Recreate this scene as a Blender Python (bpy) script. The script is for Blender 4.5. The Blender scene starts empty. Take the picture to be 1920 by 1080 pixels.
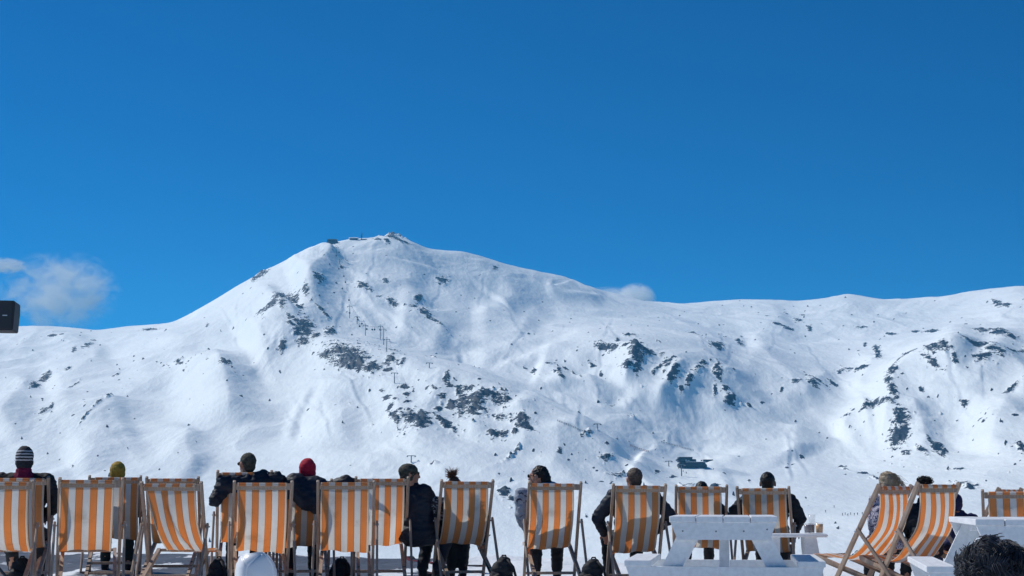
import bpy, bmesh, math, random
import numpy as np
from mathutils import Vector, Matrix

# ---------------------------------------------------------------- camera, sky, sun, exposure
SC = bpy.context.scene
COL = SC.collection
F = 2774.0                      # focal length in pixels of a 1920 px wide frame
EYE = 0.85
PITCH = math.atan(401.0 / F)
cam_d = bpy.data.cameras.new('camera'); cam = bpy.data.objects.new('camera', cam_d); COL.objects.link(cam)
cam_d.sensor_width = 36.0; cam_d.lens = F / 1920 * 36.0
cam_d.clip_start = 0.1; cam_d.clip_end = 30000
cam.location = (0, 0, EYE); cam.rotation_euler = (math.pi / 2 + PITCH, 0, 0)
SC.camera = cam

SUN_EL = math.radians(46); SUN_AZ = math.radians(-62)     # azimuth from +Y, minus = to the left
wd = bpy.data.worlds.new('World'); SC.world = wd; wd.use_nodes = True
nt = wd.node_tree; nt.nodes.clear()
sky = nt.nodes.new('ShaderNodeTexSky'); sky.sky_type = 'NISHITA'; sky.sun_disc = False
sky.sun_elevation = SUN_EL; sky.sun_rotation = SUN_AZ
sky.altitude = 3000; sky.air_density = 1.0; sky.dust_density = 0.0; sky.ozone_density = 3.0
hs = nt.nodes.new('ShaderNodeHueSaturation'); hs.inputs['Saturation'].default_value = 1.75; hs.inputs['Hue'].default_value = 0.497
bg = nt.nodes.new('ShaderNodeBackground'); bg.inputs['Strength'].default_value = 0.0635
wo = nt.nodes.new('ShaderNodeOutputWorld')
nt.links.new(sky.outputs[0], hs.inputs['Color']); tint = nt.nodes.new('ShaderNodeMix'); tint.data_type = 'RGBA'; tint.blend_type = 'MULTIPLY'; tint.inputs[0].default_value = 1.0
tint.inputs[7].default_value = (0.22, 0.95, 1.10, 1); nt.links.new(hs.outputs[0], tint.inputs[6]); nt.links.new(tint.outputs[2], bg.inputs[0]); nt.links.new(bg.outputs[0], wo.inputs[0])

sl = bpy.data.lights.new('sun', 'SUN'); so = bpy.data.objects.new('sun', sl); COL.objects.link(so)
sl.energy = 3.15; sl.angle = math.radians(0.53); sl.color = (1.0, 0.965, 0.9)
sd = Vector((math.sin(SUN_AZ) * math.cos(SUN_EL), math.cos(SUN_AZ) * math.cos(SUN_EL), math.sin(SUN_EL)))
so.rotation_euler = sd.to_track_quat('Z', 'Y').to_euler()
SC.view_settings.view_transform = 'Standard'; SC.view_settings.look = 'None'
SC.view_settings.exposure = 0.25; SC.view_settings.gamma = 1.0
SC.render.engine = 'CYCLES'
SC.cycles.max_bounces = 8; SC.cycles.diffuse_bounces = 5; SC.cycles.transparent_max_bounces = 12
SC.cycles.volume_bounces = 6; SC.cycles.volume_step_rate = 1.0; SC.cycles.volume_max_steps = 128
SC.cycles.use_denoising = True

# ---------------------------------------------------------------- helpers
def ray(px, py):
    a = (px - 960.0) / F; b = (540.0 - py) / F
    c, s = math.cos(PITCH), math.sin(PITCH)
    k = c - b * s
    return a / k, (s + b * c) / k            # X/Y and (Z-EYE)/Y
def at(px, py, Y):
    u, t = ray(px, py)
    return Vector((u * Y, Y, EYE + t * Y))

def tag(o, label=None, cat=None, group=None, kind=None):
    if label: o['label'] = label
    if cat: o['category'] = cat
    if group: o['group'] = group
    if kind: o['kind'] = kind
    return o
def empty(name, loc=(0, 0, 0), rz=0.0, label=None, cat=None, group=None):
    o = bpy.data.objects.new(name, None); COL.objects.link(o)
    o.location = loc; o.rotation_euler = (0, 0, rz); o.empty_display_size = 0.1
    return tag(o, label, cat, group)
def link_mesh(name, me, mat, parent=None, smooth=False):
    o = bpy.data.objects.new(name, me); COL.objects.link(o)
    if mat is not None and not me.materials: me.materials.append(mat)
    if parent is not None: o.parent = parent
    if smooth: me.polygons.foreach_set('use_smooth', [True] * len(me.polygons))
    return o
def obj(name, bm, mat, parent=None, smooth=False):
    bmesh.ops.recalc_face_normals(bm, faces=bm.faces)
    me = bpy.data.meshes.new(name); bm.to_mesh(me); bm.free()
    return link_mesh(name, me, mat, parent, smooth)
def copy_tree(o, parent=None):
    c = o.copy(); COL.objects.link(c)
    if parent is not None: c.parent = parent
    for ch in list(o.children): copy_tree(ch, c)
    return c
def add_box(bm, c, size, R=None, bevel=0.0):
    g = bmesh.ops.create_cube(bm, size=1.0)
    vs = g['verts']
    M = Matrix.Translation(Vector(c)) @ (R.to_4x4() if R is not None else Matrix.Identity(4)) @ Matrix.Diagonal((size[0], size[1], size[2], 1))
    bmesh.ops.transform(bm, matrix=M, verts=vs)
    if bevel > 0:
        es = list({e for v in vs for e in v.link_edges})
        bmesh.ops.bevel(bm, geom=es, offset=bevel, segments=1, affect='EDGES')
def add_bar(bm, p0, p1, w, d, side=Vector((1, 0, 0)), bevel=0.003):
    """rectangular bar p0->p1, w along `side`, d across"""
    p0, p1 = Vector(p0), Vector(p1); z = (p1 - p0); L = z.length; z.normalize()
    x = (side - z * side.dot(z)).normalized(); y = z.cross(x)
    R = Matrix((x, y, z)).transposed()
    add_box(bm, (p0 + p1) / 2, (w, d, L), R, bevel)
def add_prism(bm, prof, x0, x1, axis='X'):
    """closed profile [(a,b)] extruded from x0 to x1; axis X: (y,z) profile; axis Y: (x,z) profile; Z: (x,y)"""
    def P(a, b, e):
        return {'X': (e, a, b), 'Y': (a, e, b), 'Z': (a, b, e)}[axis]
    v0 = [bm.verts.new(P(a, b, x0)) for a, b in prof]; v1 = [bm.verts.new(P(a, b, x1)) for a, b in prof]
    n = len(prof)
    bm.faces.new(v0); bm.faces.new(v1[::-1])
    for i in range(n): bm.faces.new((v0[i], v1[i], v1[(i + 1) % n], v0[(i + 1) % n]))
def add_tube(bm, pts, rad, n=8, caps=True):
    pts = [Vector(p) for p in pts]; rings = []
    prev = None
    for i, p in enumerate(pts):
        t = (pts[min(i + 1, len(pts) - 1)] - pts[max(i - 1, 0)])
        if t.length < 1e-9: t = Vector((0, 0, 1))
        t.normalize()
        if prev is None:
            a = Vector((0, 0, 1)) if abs(t.z) < 0.9 else Vector((1, 0, 0))
            x = t.cross(a).normalized()
        else:
            x = (prev - t * prev.dot(t))
            x = x.normalized() if x.length > 1e-6 else t.orthogonal().normalized()
        prev = x; y = t.cross(x)
        r = rad[i] if isinstance(rad, (list, tuple)) else rad
        rings.append([bm.verts.new(p + (x * math.cos(2 * math.pi * k / n) + y * math.sin(2 * math.pi * k / n)) * r) for k in range(n)])
    for a, b in zip(rings, rings[1:]):
        for k in range(n): bm.faces.new((a[k], a[(k + 1) % n], b[(k + 1) % n], b[k]))
    if caps:
        bm.faces.new(rings[0][::-1]); bm.faces.new(rings[-1])
def add_ellipsoid(bm, c, r, R=None, seg=16, rings=10):
    g = bmesh.ops.create_uvsphere(bm, u_segments=seg, v_segments=rings, radius=1.0)
    M = Matrix.Translation(Vector(c)) @ (R.to_4x4() if R is not None else Matrix.Identity(4)) @ Matrix.Diagonal((r[0], r[1], r[2], 1))
    bmesh.ops.transform(bm, matrix=M, verts=g['verts'])
def add_lathe(bm, prof, c=(0, 0, 0), n=20):
    rings = []
    for r, z in prof:
        if r < 1e-6: rings.append([bm.verts.new((c[0], c[1], c[2] + z))] * n)
        else: rings.append([bm.verts.new((c[0] + r * math.cos(2 * math.pi * k / n), c[1] + r * math.sin(2 * math.pi * k / n), c[2] + z)) for k in range(n)])
    for a, b in zip(rings, rings[1:]):
        for k in range(n):
            vs = []
            for v in (a[k], a[(k + 1) % n], b[(k + 1) % n], b[k]):
                if v not in vs: vs.append(v)
            if len(vs) >= 3: bm.faces.new(vs)

# numpy gradient noise
_rs = np.random.RandomState(7)
_perm = np.concatenate([_rs.permutation(512)] * 3)
_ang = _rs.rand(512) * 2 * np.pi
_gx, _gy = np.cos(_ang), np.sin(_ang)
def pn(x, y, seed=0):
    x = x + seed * 17.31; y = y - seed * 9.77
    xi = np.floor(x).astype(np.int64); yi = np.floor(y).astype(np.int64)
    xf = x - xi; yf = y - yi
    u = xf * xf * xf * (xf * (xf * 6 - 15) + 10); v = yf * yf * yf * (yf * (yf * 6 - 15) + 10)
    def g(ix, iy, dx, dy):
        h = _perm[(_perm[ix & 511] + iy) & 511]
        return _gx[h] * dx + _gy[h] * dy
    a = g(xi, yi, xf, yf); b = g(xi + 1, yi, xf - 1, yf)
    c = g(xi, yi + 1, xf, yf - 1); d = g(xi + 1, yi + 1, xf - 1, yf - 1)
    return (a + (b - a) * u + ((c + (d - c) * u) - (a + (b - a) * u)) * v) * 1.5

# ---------------------------------------------------------------- materials
def new_mat(name):
    m = bpy.data.materials.new(name); m.use_nodes = True
    t = m.node_tree; b = t.nodes['Principled BSDF']
    return m, t, b
def N(t, typ, **kw):
    n = t.nodes.new(typ)
    for k, v in kw.items():
        if k in n.inputs: n.inputs[k].default_value = v
        else: setattr(n, k, v)
    return n
def ramp(t, src, stops, interp='LINEAR'):
    r = t.nodes.new('ShaderNodeValToRGB'); r.color_ramp.interpolation = interp
    e = r.color_ramp.elements
    while len(e) < len(stops): e.new(0.5)
    for i, (p, c) in enumerate(stops):
        e[i].position = p; e[i].color = (c[0], c[1], c[2], 1) if not isinstance(c, (int, float)) else (c, c, c, 1)
    t.links.new(src, r.inputs[0]); return r
def mixc(t, fac, a, b):
    m = t.nodes.new('ShaderNodeMix'); m.data_type = 'RGBA'
    if isinstance(fac, (int, float)): m.inputs[0].default_value = fac
    else: t.links.new(fac, m.inputs[0])
    for s, x in ((6, a), (7, b)):
        if isinstance(x, tuple): m.inputs[s].default_value = (*x[:3], 1)
        else: t.links.new(x, m.inputs[s])
    return m.outputs[2]
def math_n(t, op, a, b=None):
    m = t.nodes.new('ShaderNodeMath'); m.operation = op
    for i, x in enumerate((a, b)):
        if x is None: continue
        if isinstance(x, (int, float)): m.inputs[i].default_value = x
        else: t.links.new(x, m.inputs[i])
    return m.outputs[0]
def bump(t, b, h, strength, dist):
    n = t.nodes.new('ShaderNodeBump'); n.inputs['Strength'].default_value = strength; n.inputs['Distance'].default_value = dist
    t.links.new(h, n.inputs['Height']); t.links.new(n.outputs[0], b.inputs['Normal'])
def cloth(name, c1, c2=None, scale=9.0, rough=0.8, bs=0.5, bd=0.012):
    m, t, b = new_mat(name); c2 = c2 or tuple(x * 0.65 for x in c1)
    tc = N(t, 'ShaderNodeTexCoord'); n1 = N(t, 'ShaderNodeTexNoise', Scale=scale, Detail=5.0)
    t.links.new(tc.outputs['Object'], n1.inputs['Vector'])
    r = ramp(t, n1.outputs[0], [(0.35, c2), (0.65, c1)])
    t.links.new(r.outputs[0], b.inputs['Base Color']); b.inputs['Roughness'].default_value = rough
    b.inputs['Specular IOR Level'].default_value = 0.25
    bump(t, b, n1.outputs[0], bs, bd)
    return m
def painted_wood(name, c, dirt, rough=0.55):
    m, t, b = new_mat(name)
    tc = N(t, 'ShaderNodeTexCoord'); mp = N(t, 'ShaderNodeMapping'); mp.inputs['Scale'].default_value = (14, 2.0, 14)
    t.links.new(tc.outputs['Object'], mp.inputs[0])
    n1 = N(t, 'ShaderNodeTexNoise', Scale=2.0, Detail=7.0); t.links.new(mp.outputs[0], n1.inputs[0])
    n2 = N(t, 'ShaderNodeTexNoise', Scale=5.0, Detail=6.0, Roughness=0.7); t.links.new(tc.outputs['Object'], n2.inputs[0])
    r = ramp(t, n1.outputs[0], [(0.3, tuple(x * 0.86 for x in c)), (0.6, c)])
    r2 = ramp(t, n2.outputs[0], [(0.66, 0.0), (0.80, 1.0)])
    col = mixc(t, math_n(t, 'MULTIPLY', r2.outputs[0], 0.5), r.outputs[0], dirt)
    t.links.new(col, b.inputs['Base Color']); b.inputs['Roughness'].default_value = rough
    bump(t, b, n1.outputs[0], 0.35, 0.004)
    return m
M = {}
M['white_paint'] = painted_wood('white_paint', (0.74, 0.76, 0.79), (0.42, 0.42, 0.42))
m, t, b = new_mat('beech_wood')
tc = N(t, 'ShaderNodeTexCoord'); mp = N(t, 'ShaderNodeMapping'); mp.inputs['Scale'].default_value = (40, 6, 6)
t.links.new(tc.outputs['Object'], mp.inputs[0])
n1 = N(t, 'ShaderNodeTexNoise', Scale=1.6, Detail=8.0, Distortion=0.6); t.links.new(mp.outputs[0], n1.inputs[0])
n2 = N(t, 'ShaderNodeTexNoise', Scale=2.3, Detail=3.0); t.links.new(tc.outputs['Object'], n2.inputs[0])
oi = N(t, 'ShaderNodeObjectInfo')
r = ramp(t, n1.outputs[0], [(0.3, (0.23, 0.155, 0.11)), (0.6, (0.43, 0.30, 0.215)), (0.75, (0.54, 0.41, 0.30))])
r2 = ramp(t, n2.outputs[0], [(0.35, 0.0), (0.75, 1.0)])
c = mixc(t, math_n(t, 'MULTIPLY', r2.outputs[0], 0.4), r.outputs[0], (0.38, 0.34, 0.31))
hv = N(t, 'ShaderNodeHueSaturation'); t.links.new(c, hv.inputs['Color'])
t.links.new(math_n(t, 'ADD', math_n(t, 'MULTIPLY', oi.outputs['Random'], 0.35), 0.8), hv.inputs['Value'])
t.links.new(hv.outputs[0], b.inputs['Base Color']); b.inputs['Roughness'].default_value = 0.6
bump(t, b, n1.outputs[0], 0.3, 0.003)
M['wood'] = m
# striped canvas: pattern runs across u
m, t, b = new_mat('striped_canvas')
uv = N(t, 'ShaderNodeUVMap', uv_map='UVMap'); sx = N(t, 'ShaderNodeSeparateXYZ'); t.links.new(uv.outputs[0], sx.inputs[0])
OR, WH, CR, DK = (0.93, 0.50, 0.22), (0.90, 0.90, 0.89), (0.94, 0.86, 0.76), (0.48, 0.25, 0.14)
edges = []; x = 0.0
seq = [('c', .030)] + [s for i in range(4) for s in ([('d', .006), ('o', .118), ('d', .006), ('c', .013)] + ([('w', .104), ('c', .013)] if i < 3 else []))] + [('c', .030)]
tot = sum(w for _, w in seq)
r = t.nodes.new('ShaderNodeValToRGB'); r.color_ramp.interpolation = 'CONSTANT'; e = r.color_ramp.elements
cm = {'o': OR, 'w': WH, 'c': CR, 'd': DK}
for i, (k, w) in enumerate(seq):
    if i >= 2: e.new(min(0.999, x / tot))
    e[i].position = min(0.9995, x / tot + 1e-4 * (i > 0)); e[i].color = (*cm[k], 1); x += w
t.links.new(sx.outputs[0], r.inputs[0])
tc = N(t, 'ShaderNodeTexCoord'); n1 = N(t, 'ShaderNodeTexNoise', Scale=4.0, Detail=8.0, Roughness=0.65)
oic = N(t, 'ShaderNodeObjectInfo'); vad = N(t, 'ShaderNodeVectorMath', operation='ADD'); cmb = N(t, 'ShaderNodeCombineXYZ')
for q_ in (0, 1, 2): t.links.new(math_n(t, 'MULTIPLY', oic.outputs['Random'], 37.0 + 11 * q_), cmb.inputs[q_])
t.links.new(tc.outputs['Object'], vad.inputs[0]); t.links.new(cmb.outputs[0], vad.inputs[1]); t.links.new(vad.outputs[0], n1.inputs[0])
wv = N(t, 'ShaderNodeTexNoise', Scale=160.0, Detail=2.0); t.links.new(tc.outputs['Object'], wv.inputs[0])
r2 = ramp(t, n1.outputs[0], [(0.28, (0.80, 0.77, 0.74)), (0.42, (0.96, 0.95, 0.94)), (0.65, (1, 1, 1))])
fd = N(t, 'ShaderNodeHueSaturation'); t.links.new(r2.outputs[0], fd.inputs['Color']); t.links.new(math_n(t, 'ADD', math_n(t, 'MULTIPLY', oic.outputs['Random'], 0.16), 0.88), fd.inputs['Value'])
mm = t.nodes.new('ShaderNodeMix'); mm.data_type = 'RGBA'; mm.blend_type = 'MULTIPLY'; mm.inputs[0].default_value = 1.0
t.links.new(r.outputs[0], mm.inputs[6]); t.links.new(fd.outputs[0], mm.inputs[7])
t.links.new(mm.outputs[2], b.inputs['Base Color']); b.inputs['Roughness'].default_value = 0.85
b.inputs['Specular IOR Level'].default_value = 0.1
bump(t, b, wv.outputs[0], 0.35, 0.002)
tr = N(t, 'ShaderNodeBsdfTranslucent'); t.links.new(mm.outputs[2], tr.inputs[0])
mx = N(t, 'ShaderNodeMixShader'); mx.inputs[0].default_value = 0.66
t.links.new(b.outputs[0], mx.inputs[1]); t.links.new(tr.outputs[0], mx.inputs[2])
t.links.new(mx.outputs[0], t.nodes['Material Output'].inputs[0])
M['canvas'] = m
M['navy'] = cloth('navy_jacket', (0.016, 0.022, 0.038), (0.008, 0.012, 0.024), 7, 0.6)
M['black'] = cloth('black_fabric', (0.014, 0.017, 0.024), (0.007, 0.009, 0.014), 8, 0.7)
M['dark_green'] = cloth('dark_green_cloth', (0.014, 0.028, 0.030), None, 8)
M['deep_blue'] = cloth('deep_blue_cloth', (0.022, 0.03, 0.11), None, 8)
M['magenta'] = cloth('magenta_scarf', (0.22, 0.010, 0.055), None, 15)
M['red'] = cloth('red_knit', (0.50, 0.012, 0.045), (0.36, 0.008, 0.03), 30)
M['mustard'] = cloth('mustard_knit', (0.40, 0.26, 0.045), (0.27, 0.17, 0.03), 30)
M['grey_knit'] = cloth('grey_brown_knit', (0.085, 0.08, 0.065), (0.035, 0.035, 0.03), 40)
M['skin'] = cloth('skin', (0.50, 0.27, 0.19), (0.42, 0.20, 0.14), 12, 0.5, 0.1)
M['skin_dark'] = cloth('tanned_skin', (0.22, 0.11, 0.075), (0.16, 0.08, 0.055), 12, 0.5, 0.1)
M['hair_black'] = cloth('black_hair', (0.016, 0.014, 0.014), (0.008, 0.007, 0.008), 60, 0.4, 0.8)
M['hair_ash'] = cloth('dark_ash_hair', (0.045, 0.05, 0.065), (0.012, 0.013, 0.018), 40, 0.4, 0.5)
M['hair_brown'] = cloth('brown_hair', (0.045, 0.028, 0.018), (0.02, 0.013, 0.01), 50, 0.45, 0.8)
M['hair_red'] = cloth('reddish_brown_hair', (0.16, 0.075, 0.05), (0.08, 0.035, 0.025), 50, 0.5, 0.8)
M['hair_grey'] = cloth('grey_short_hair', (0.12, 0.085, 0.07), (0.05, 0.035, 0.03), 45, 0.6, 0.8)
M['hair_blonde'] = cloth('blonde_hair', (0.40, 0.32, 0.23), (0.24, 0.185, 0.13), 30, 0.45, 0.8)
M['lens'], t, b = new_mat('dark_lens'); b.inputs['Base Color'].default_value = (0.008, 0.008, 0.01, 1); b.inputs['Roughness'].default_value = 0.15
M['speaker'], t, b = new_mat('speaker_black'); b.inputs['Base Color'].default_value = (0.012, 0.016, 0.026, 1); b.inputs['Roughness'].default_value = 0.6
M['chrome'], t, b = new_mat('bright_metal'); b.inputs['Base Color'].default_value = (0.6, 0.62, 0.65, 1); b.inputs['Metallic'].default_value = 0.6; b.inputs['Roughness'].default_value = 0.4
M['white_plastic'] = cloth('white_plastic', (0.80, 0.81, 0.83), (0.76, 0.77, 0.80), 3, 0.35, 0.05)
# striped beanie
m, t, b = new_mat('striped_knit'); tc = N(t, 'ShaderNodeTexCoord'); sx = N(t, 'ShaderNodeSeparateXYZ'); t.links.new(tc.outputs['Generated'], sx.inputs[0])
wn = N(t, 'ShaderNodeTexNoise', Scale=6.0); t.links.new(tc.outputs['Generated'], wn.inputs[0])
zz = math_n(t, 'ADD', sx.outputs[2], math_n(t, 'MULTIPLY', math_n(t, 'SUBTRACT', wn.outputs[0], 0.5), 0.05))
st = []
for a in (0.42, 0.535, 0.65, 0.765): st += [(a, (0.42, 0.42, 0.45)), (a + 0.052, (0.014, 0.017, 0.026))]
r = ramp(t, zz, [(0.0, (0.014, 0.017, 0.026))] + st, 'CONSTANT'); t.links.new(r.outputs[0], b.inputs['Base Color']); b.inputs['Roughness'].default_value = 0.9
M['stripe_knit'] = m
def patterned(name, c1, c2, scale, thr=0.5):
    m, t, b = new_mat(name); tc = N(t, 'ShaderNodeTexCoord'); v = N(t, 'ShaderNodeTexNoise', Scale=scale, Detail=2.0, Distortion=2.0)
    t.links.new(tc.outputs['Object'], v.inputs['Vector']); r = ramp(t, v.outputs[0], [(thr, c1), (thr + 0.03, c2)])
    t.links.new(r.outputs[0], b.inputs['Base Color']); b.inputs['Roughness'].default_value = 0.8; bump(t, b, v.outputs[0], 0.4, 0.01); return m
M['pattern_bw'] = patterned('black_white_pattern', (0.014, 0.017, 0.026), (0.38, 0.4, 0.45), 28, 0.56)
M['pattern_grey'] = patterned('grey_navy_pattern', (0.30, 0.34, 0.42), (0.03, 0.04, 0.08), 10, 0.60)
M['pattern_lilac'] = patterned('white_lilac_pattern', (0.5, 0.47, 0.55), (0.05, 0.05, 0.12), 30, 0.5)
m, t, b = new_mat('clear_glass'); b.inputs['Alpha'].default_value = 0.14; b.inputs['Roughness'].default_value = 0.06; b.inputs['Base Color'].default_value = (0.85, 0.88, 0.9, 1); b.inputs['IOR'].default_value = 1.45
M['glass'] = m
m, t, b = new_mat('amber_beer'); b.inputs['Base Color'].default_value = (0.88, 0.46, 0.10, 1); b.inputs['Transmission Weight'].default_value = 0.15; b.inputs['Roughness'].default_value = 0.15
M['beer'] = m
m, t, b = new_mat('cola_drink'); b.inputs['Base Color'].default_value = (0.12, 0.07, 0.08, 1); b.inputs['Roughness'].default_value = 0.15
M['cola'] = m
for nm, c in (('steel_far', (0.17, 0.19, 0.21)), ('station_dark', (0.020, 0.034, 0.052)), ('station_panel', (0.06, 0.085, 0.105)), ('cabin_dark', (0.03, 0.04, 0.06)), ('fence_red', (0.30, 0.15, 0.15)), ('cable', (0.10, 0.11, 0.13)), ('ski_red', (0.20, 0.025, 0.04)), ('ski_dark', (0.02, 0.02, 0.035))):
    M[nm] = cloth(nm, c, tuple(x * 0.8 for x in c), 0.5 if c[0] < 0.2 else 2, 0.6, 0.05)

# ---------------------------------------------------------------- snow mountains (one heightfield)
m, t, b = new_mat('mountain_snow_and_rock')
geo = N(t, 'ShaderNodeNewGeometry'); at_ = N(t, 'ShaderNodeAttribute', attribute_name='rock')
mp = N(t, 'ShaderNodeMapping'); mp.inputs['Scale'].default_value = (0.75, 0.5, 2.6); mp.inputs['Rotation'].default_value = (0.0, 0.3, 0.4)
t.links.new(geo.outputs['Position'], mp.inputs[0])
n1 = N(t, 'ShaderNodeTexNoise', Scale=0.075, Detail=7.0, Roughness=0.66); t.links.new(mp.outputs[0], n1.inputs[0])
v = math_n(t, 'ADD', at_.outputs['Fac'], math_n(t, 'MULTIPLY', math_n(t, 'SUBTRACT', n1.outputs[0], 0.5), 2.3))
nf = N(t, 'ShaderNodeTexNoise', Scale=0.34, Detail=6.0, Roughness=0.7); t.links.new(geo.outputs['Position'], nf.inputs[0])
v = math_n(t, 'ADD', v, math_n(t, 'MULTIPLY', math_n(t, 'SUBTRACT', nf.outputs[0], 0.5), 2.2))
rk = ramp(t, v, [(0.52, 0.0), (0.60, 1.0)])
n2 = N(t, 'ShaderNodeTexNoise', Scale=0.25, Detail=6.0); t.links.new(mp.outputs[0], n2.inputs[0])
rc = ramp(t, n2.outputs[0], [(0.38, (0.004, 0.010, 0.022)), (0.72, (0.026, 0.042, 0.068))])
n3 = N(t, 'ShaderNodeTexNoise', Scale=0.006, Detail=4.0); t.links.new(geo.outputs['Position'], n3.inputs[0])
sn = ramp(t, n3.outputs[0], [(0.35, (0.79, 0.845, 0.865)), (0.65, (0.85, 0.895, 0.905))])
c = mixc(t, rk.outputs[0], sn.outputs[0], rc.outputs[0])
t.links.new(c, b.inputs['Base Color']); b.inputs['Roughness'].default_value = 0.65; b.inputs['Specular IOR Level'].default_value = 0.2
n4 = N(t, 'ShaderNodeTexNoise', Scale=0.11, Detail=8.0, Roughness=0.6)
mp4 = N(t, 'ShaderNodeMapping'); mp4.inputs['Scale'].default_value = (1.3, 0.45, 0.8); mp4.inputs['Rotation'].default_value = (0, 0, 0.45); t.links.new(geo.outputs['Position'], mp4.inputs[0]); t.links.new(mp4.outputs[0], n4.inputs[0])
h = math_n(t, 'ADD', n4.outputs[0], math_n(t, 'MULTIPLY', rk.outputs[0], 0.25))
bump(t, b, h, 0.32, 4.0)
M['mountain'] = m

COLS = {  # px: (py, depth) nodes from the valley to the skyline
 -220: [(960,1000),(850,1300),(740,1650),(742,1760),(690,1980),(650,2300),(596,2750)],
 0:    [(960,1000),(860,1280),(760,1600),(757,1700),(700,1950),(650,2350),(612,2750)],
 70:   [(960,1000),(862,1270),(765,1580),(758,1680),(700,1950),(652,2350),(619,2750)],
 130:  [(960,1000),(866,1260),(768,1560),(760,1670),(700,1950),(655,2350),(625,2750)],
 185:  [(960,1000),(870,1250),(772,1550),(762,1660),(700,1950),(655,2350),(624,2740)],
 240:  [(960,1000),(872,1250),(776,1530),(762,1640),(698,1920),(652,2300),(614,2700)],
 310:  [(960,1000),(872,1250),(780,1500),(752,1600),(690,1850),(640,2150),(612,2640)],
 350:  [(960,1000),(872,1250),(772,1500),(730,1620),(680,1850),(628,2150),(592,2560)],
 405:  [(960,1000),(870,1250),(758,1500),(662,1780),(655,1870),(606,2150),(560,2500)],
 450:  [(960,1000),(866,1250),(762,1470),(672,1740),(658,1830),(600,2150),(534,2500)],
 490:  [(960,1000),(860,1250),(768,1450),(685,1700),(655,1800),(585,2120),(512,2500)],
 545:  [(960,1000),(850,1250),(760,1450),(680,1650),(610,1830),(553,2020),(484,2550)],
 580:  [(960,1000),(838,1260),(752,1470),(668,1690),(625,1830),(560,2050),(468,2600)],
 615:  [(960,1000),(826,1260),(745,1480),(650,1730),(640,1840),(575,2080),(457,2640)],
 660: [(960,1000),(822,1250),(745,1460),(655,1690),(660,1800),(585,2070),(449,2660)],
 705: [(960,1000),(822,1240),(745,1440),(663,1640),(668,1750),(590,2060),(448,2660)],
 735: [(960,1000),(824,1230),(748,1420),(672,1610),(677,1720),(595,2060),(443,2660)],
 770: [(960,1000),(828,1210),(755,1390),(684,1580),(689,1690),(600,2060),(454,2680)],
 805: [(960,1000),(832,1200),(765,1360),(694,1550),(699,1660),(610,2060),(472,2700)],
 870: [(960,1000),(842,1170),(785,1320),(712,1490),(717,1600),(625,2050),(474,2760)],
 910: [(960,1000),(852,1150),(800,1290),(728,1450),(733,1560),(634,2030),(490,2800)],
 950: [(960,1000),(862,1140),(810,1260),(745,1410),(750,1520),(640,2000),(503,2850)],
 1040: [(965,980),(884,1120),(835,1220),(782,1340),(787,1450),(655,1950),(521,2950)],
 1100: [(965,960),(900,1110),(860,1190),(812,1300),(817,1410),(640,1900),(543,3050)],
 1150: [(968,950),(910,1100),(878,1170),(834,1270),(839,1380),(645,1880),(559,3150)],
 1195: [(970,940),(918,1090),(893,1160),(858,1250),(859,1360),(648,1860),(569,3250)],
 1250: [(975,930),(924,1090),(900,1170),(872,1290),(873,1400),(655,1850),(577,3300)],
 1330: [(980,900),(930,1090),(906,1190),(876,1360),(877,1470),(678,1860),(575,3380)],
 1365: [(983,890),(935,1075),(908,1185),(880,1365),(842,1530),(698,1850),(574,3390)],
 1400: [(985,880),(940,1060),(912,1180),(882,1370),(846,1530),(720,1830),(573,3400)],
 1450: [(988,865),(948,1040),(917,1170),(886,1370),(854,1530),(740,1810),(575,3400)],
 1500: [(990,850),(955,1020),(922,1160),(890,1370),(862,1520),(750,1830),(577,3400)],
 1550: [(995,830),(962,1000),(928,1140),(894,1360),(868,1510),(765,1830),(569,3380)],
 1590: [(1000,820),(966,1000),(934,1140),(900,1350),(872,1500),(772,1830),(563,3350)],
 1650: [(1000,820),(968,1000),(938,1140),(905,1320),(862,1480),(755,1810),(573,3320)],
 1700: [(1000,820),(966,1000),(936,1130),(905,1280),(852,1450),(718,1800),(573,3300)],
 1770: [(1000,820),(962,1000),(932,1110),(897,1250),(848,1410),(682,1800),(566,3250)],
 1830: [(1000,820),(960,1000),(928,1100),(890,1250),(842,1400),(664,1800),(555,3150)],
 1885: [(1000,820),(958,1000),(922,1100),(880,1250),(824,1400),(692,1800),(545,3060)],
 1905: [(1000,820),(957,1000),(920,1100),(878,1250),(818,1400),(696,1800),(541,3040)],
 1960: [(1000,820),(955,1000),(915,1100),(870,1250),(800,1400),(700,1800),(543,3000)],
 2200: [(1000,820),(945,1000),(900,1100),(850,1250),(790,1400),(690,1800),(520,2900)],
}
UPPER = {  # extra node between node 5 (index 5) and the skyline on the right side
 -220: (625,2500), 0: (632,2500), 310: (625,2400), 405: (583,2330), 490: (545,2320), 545: (520,2280), 615: (520,2380), 705: (515,2380),
 805: (535,2400), 870: (545,2450), 950: (575,2420), 1040: (602,2420), 1100: (606,2450), 1195: (606,2500), 1250: (612,2520), 1330: (624,2550),
 1400: (642,2450), 1500: (655,2450), 1590: (655,2450), 1700: (640,2400), 1830: (628,2350), 1905: (626,2250), 2200: (600,2200)}
nc, = (1300,)
U = np.linspace(-0.43, 0.43, nc)
keys = sorted(COLS)
nn = 8
nodeY = np.zeros((nn, nc)); nodeT = np.zeros((nn, nc))
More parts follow.
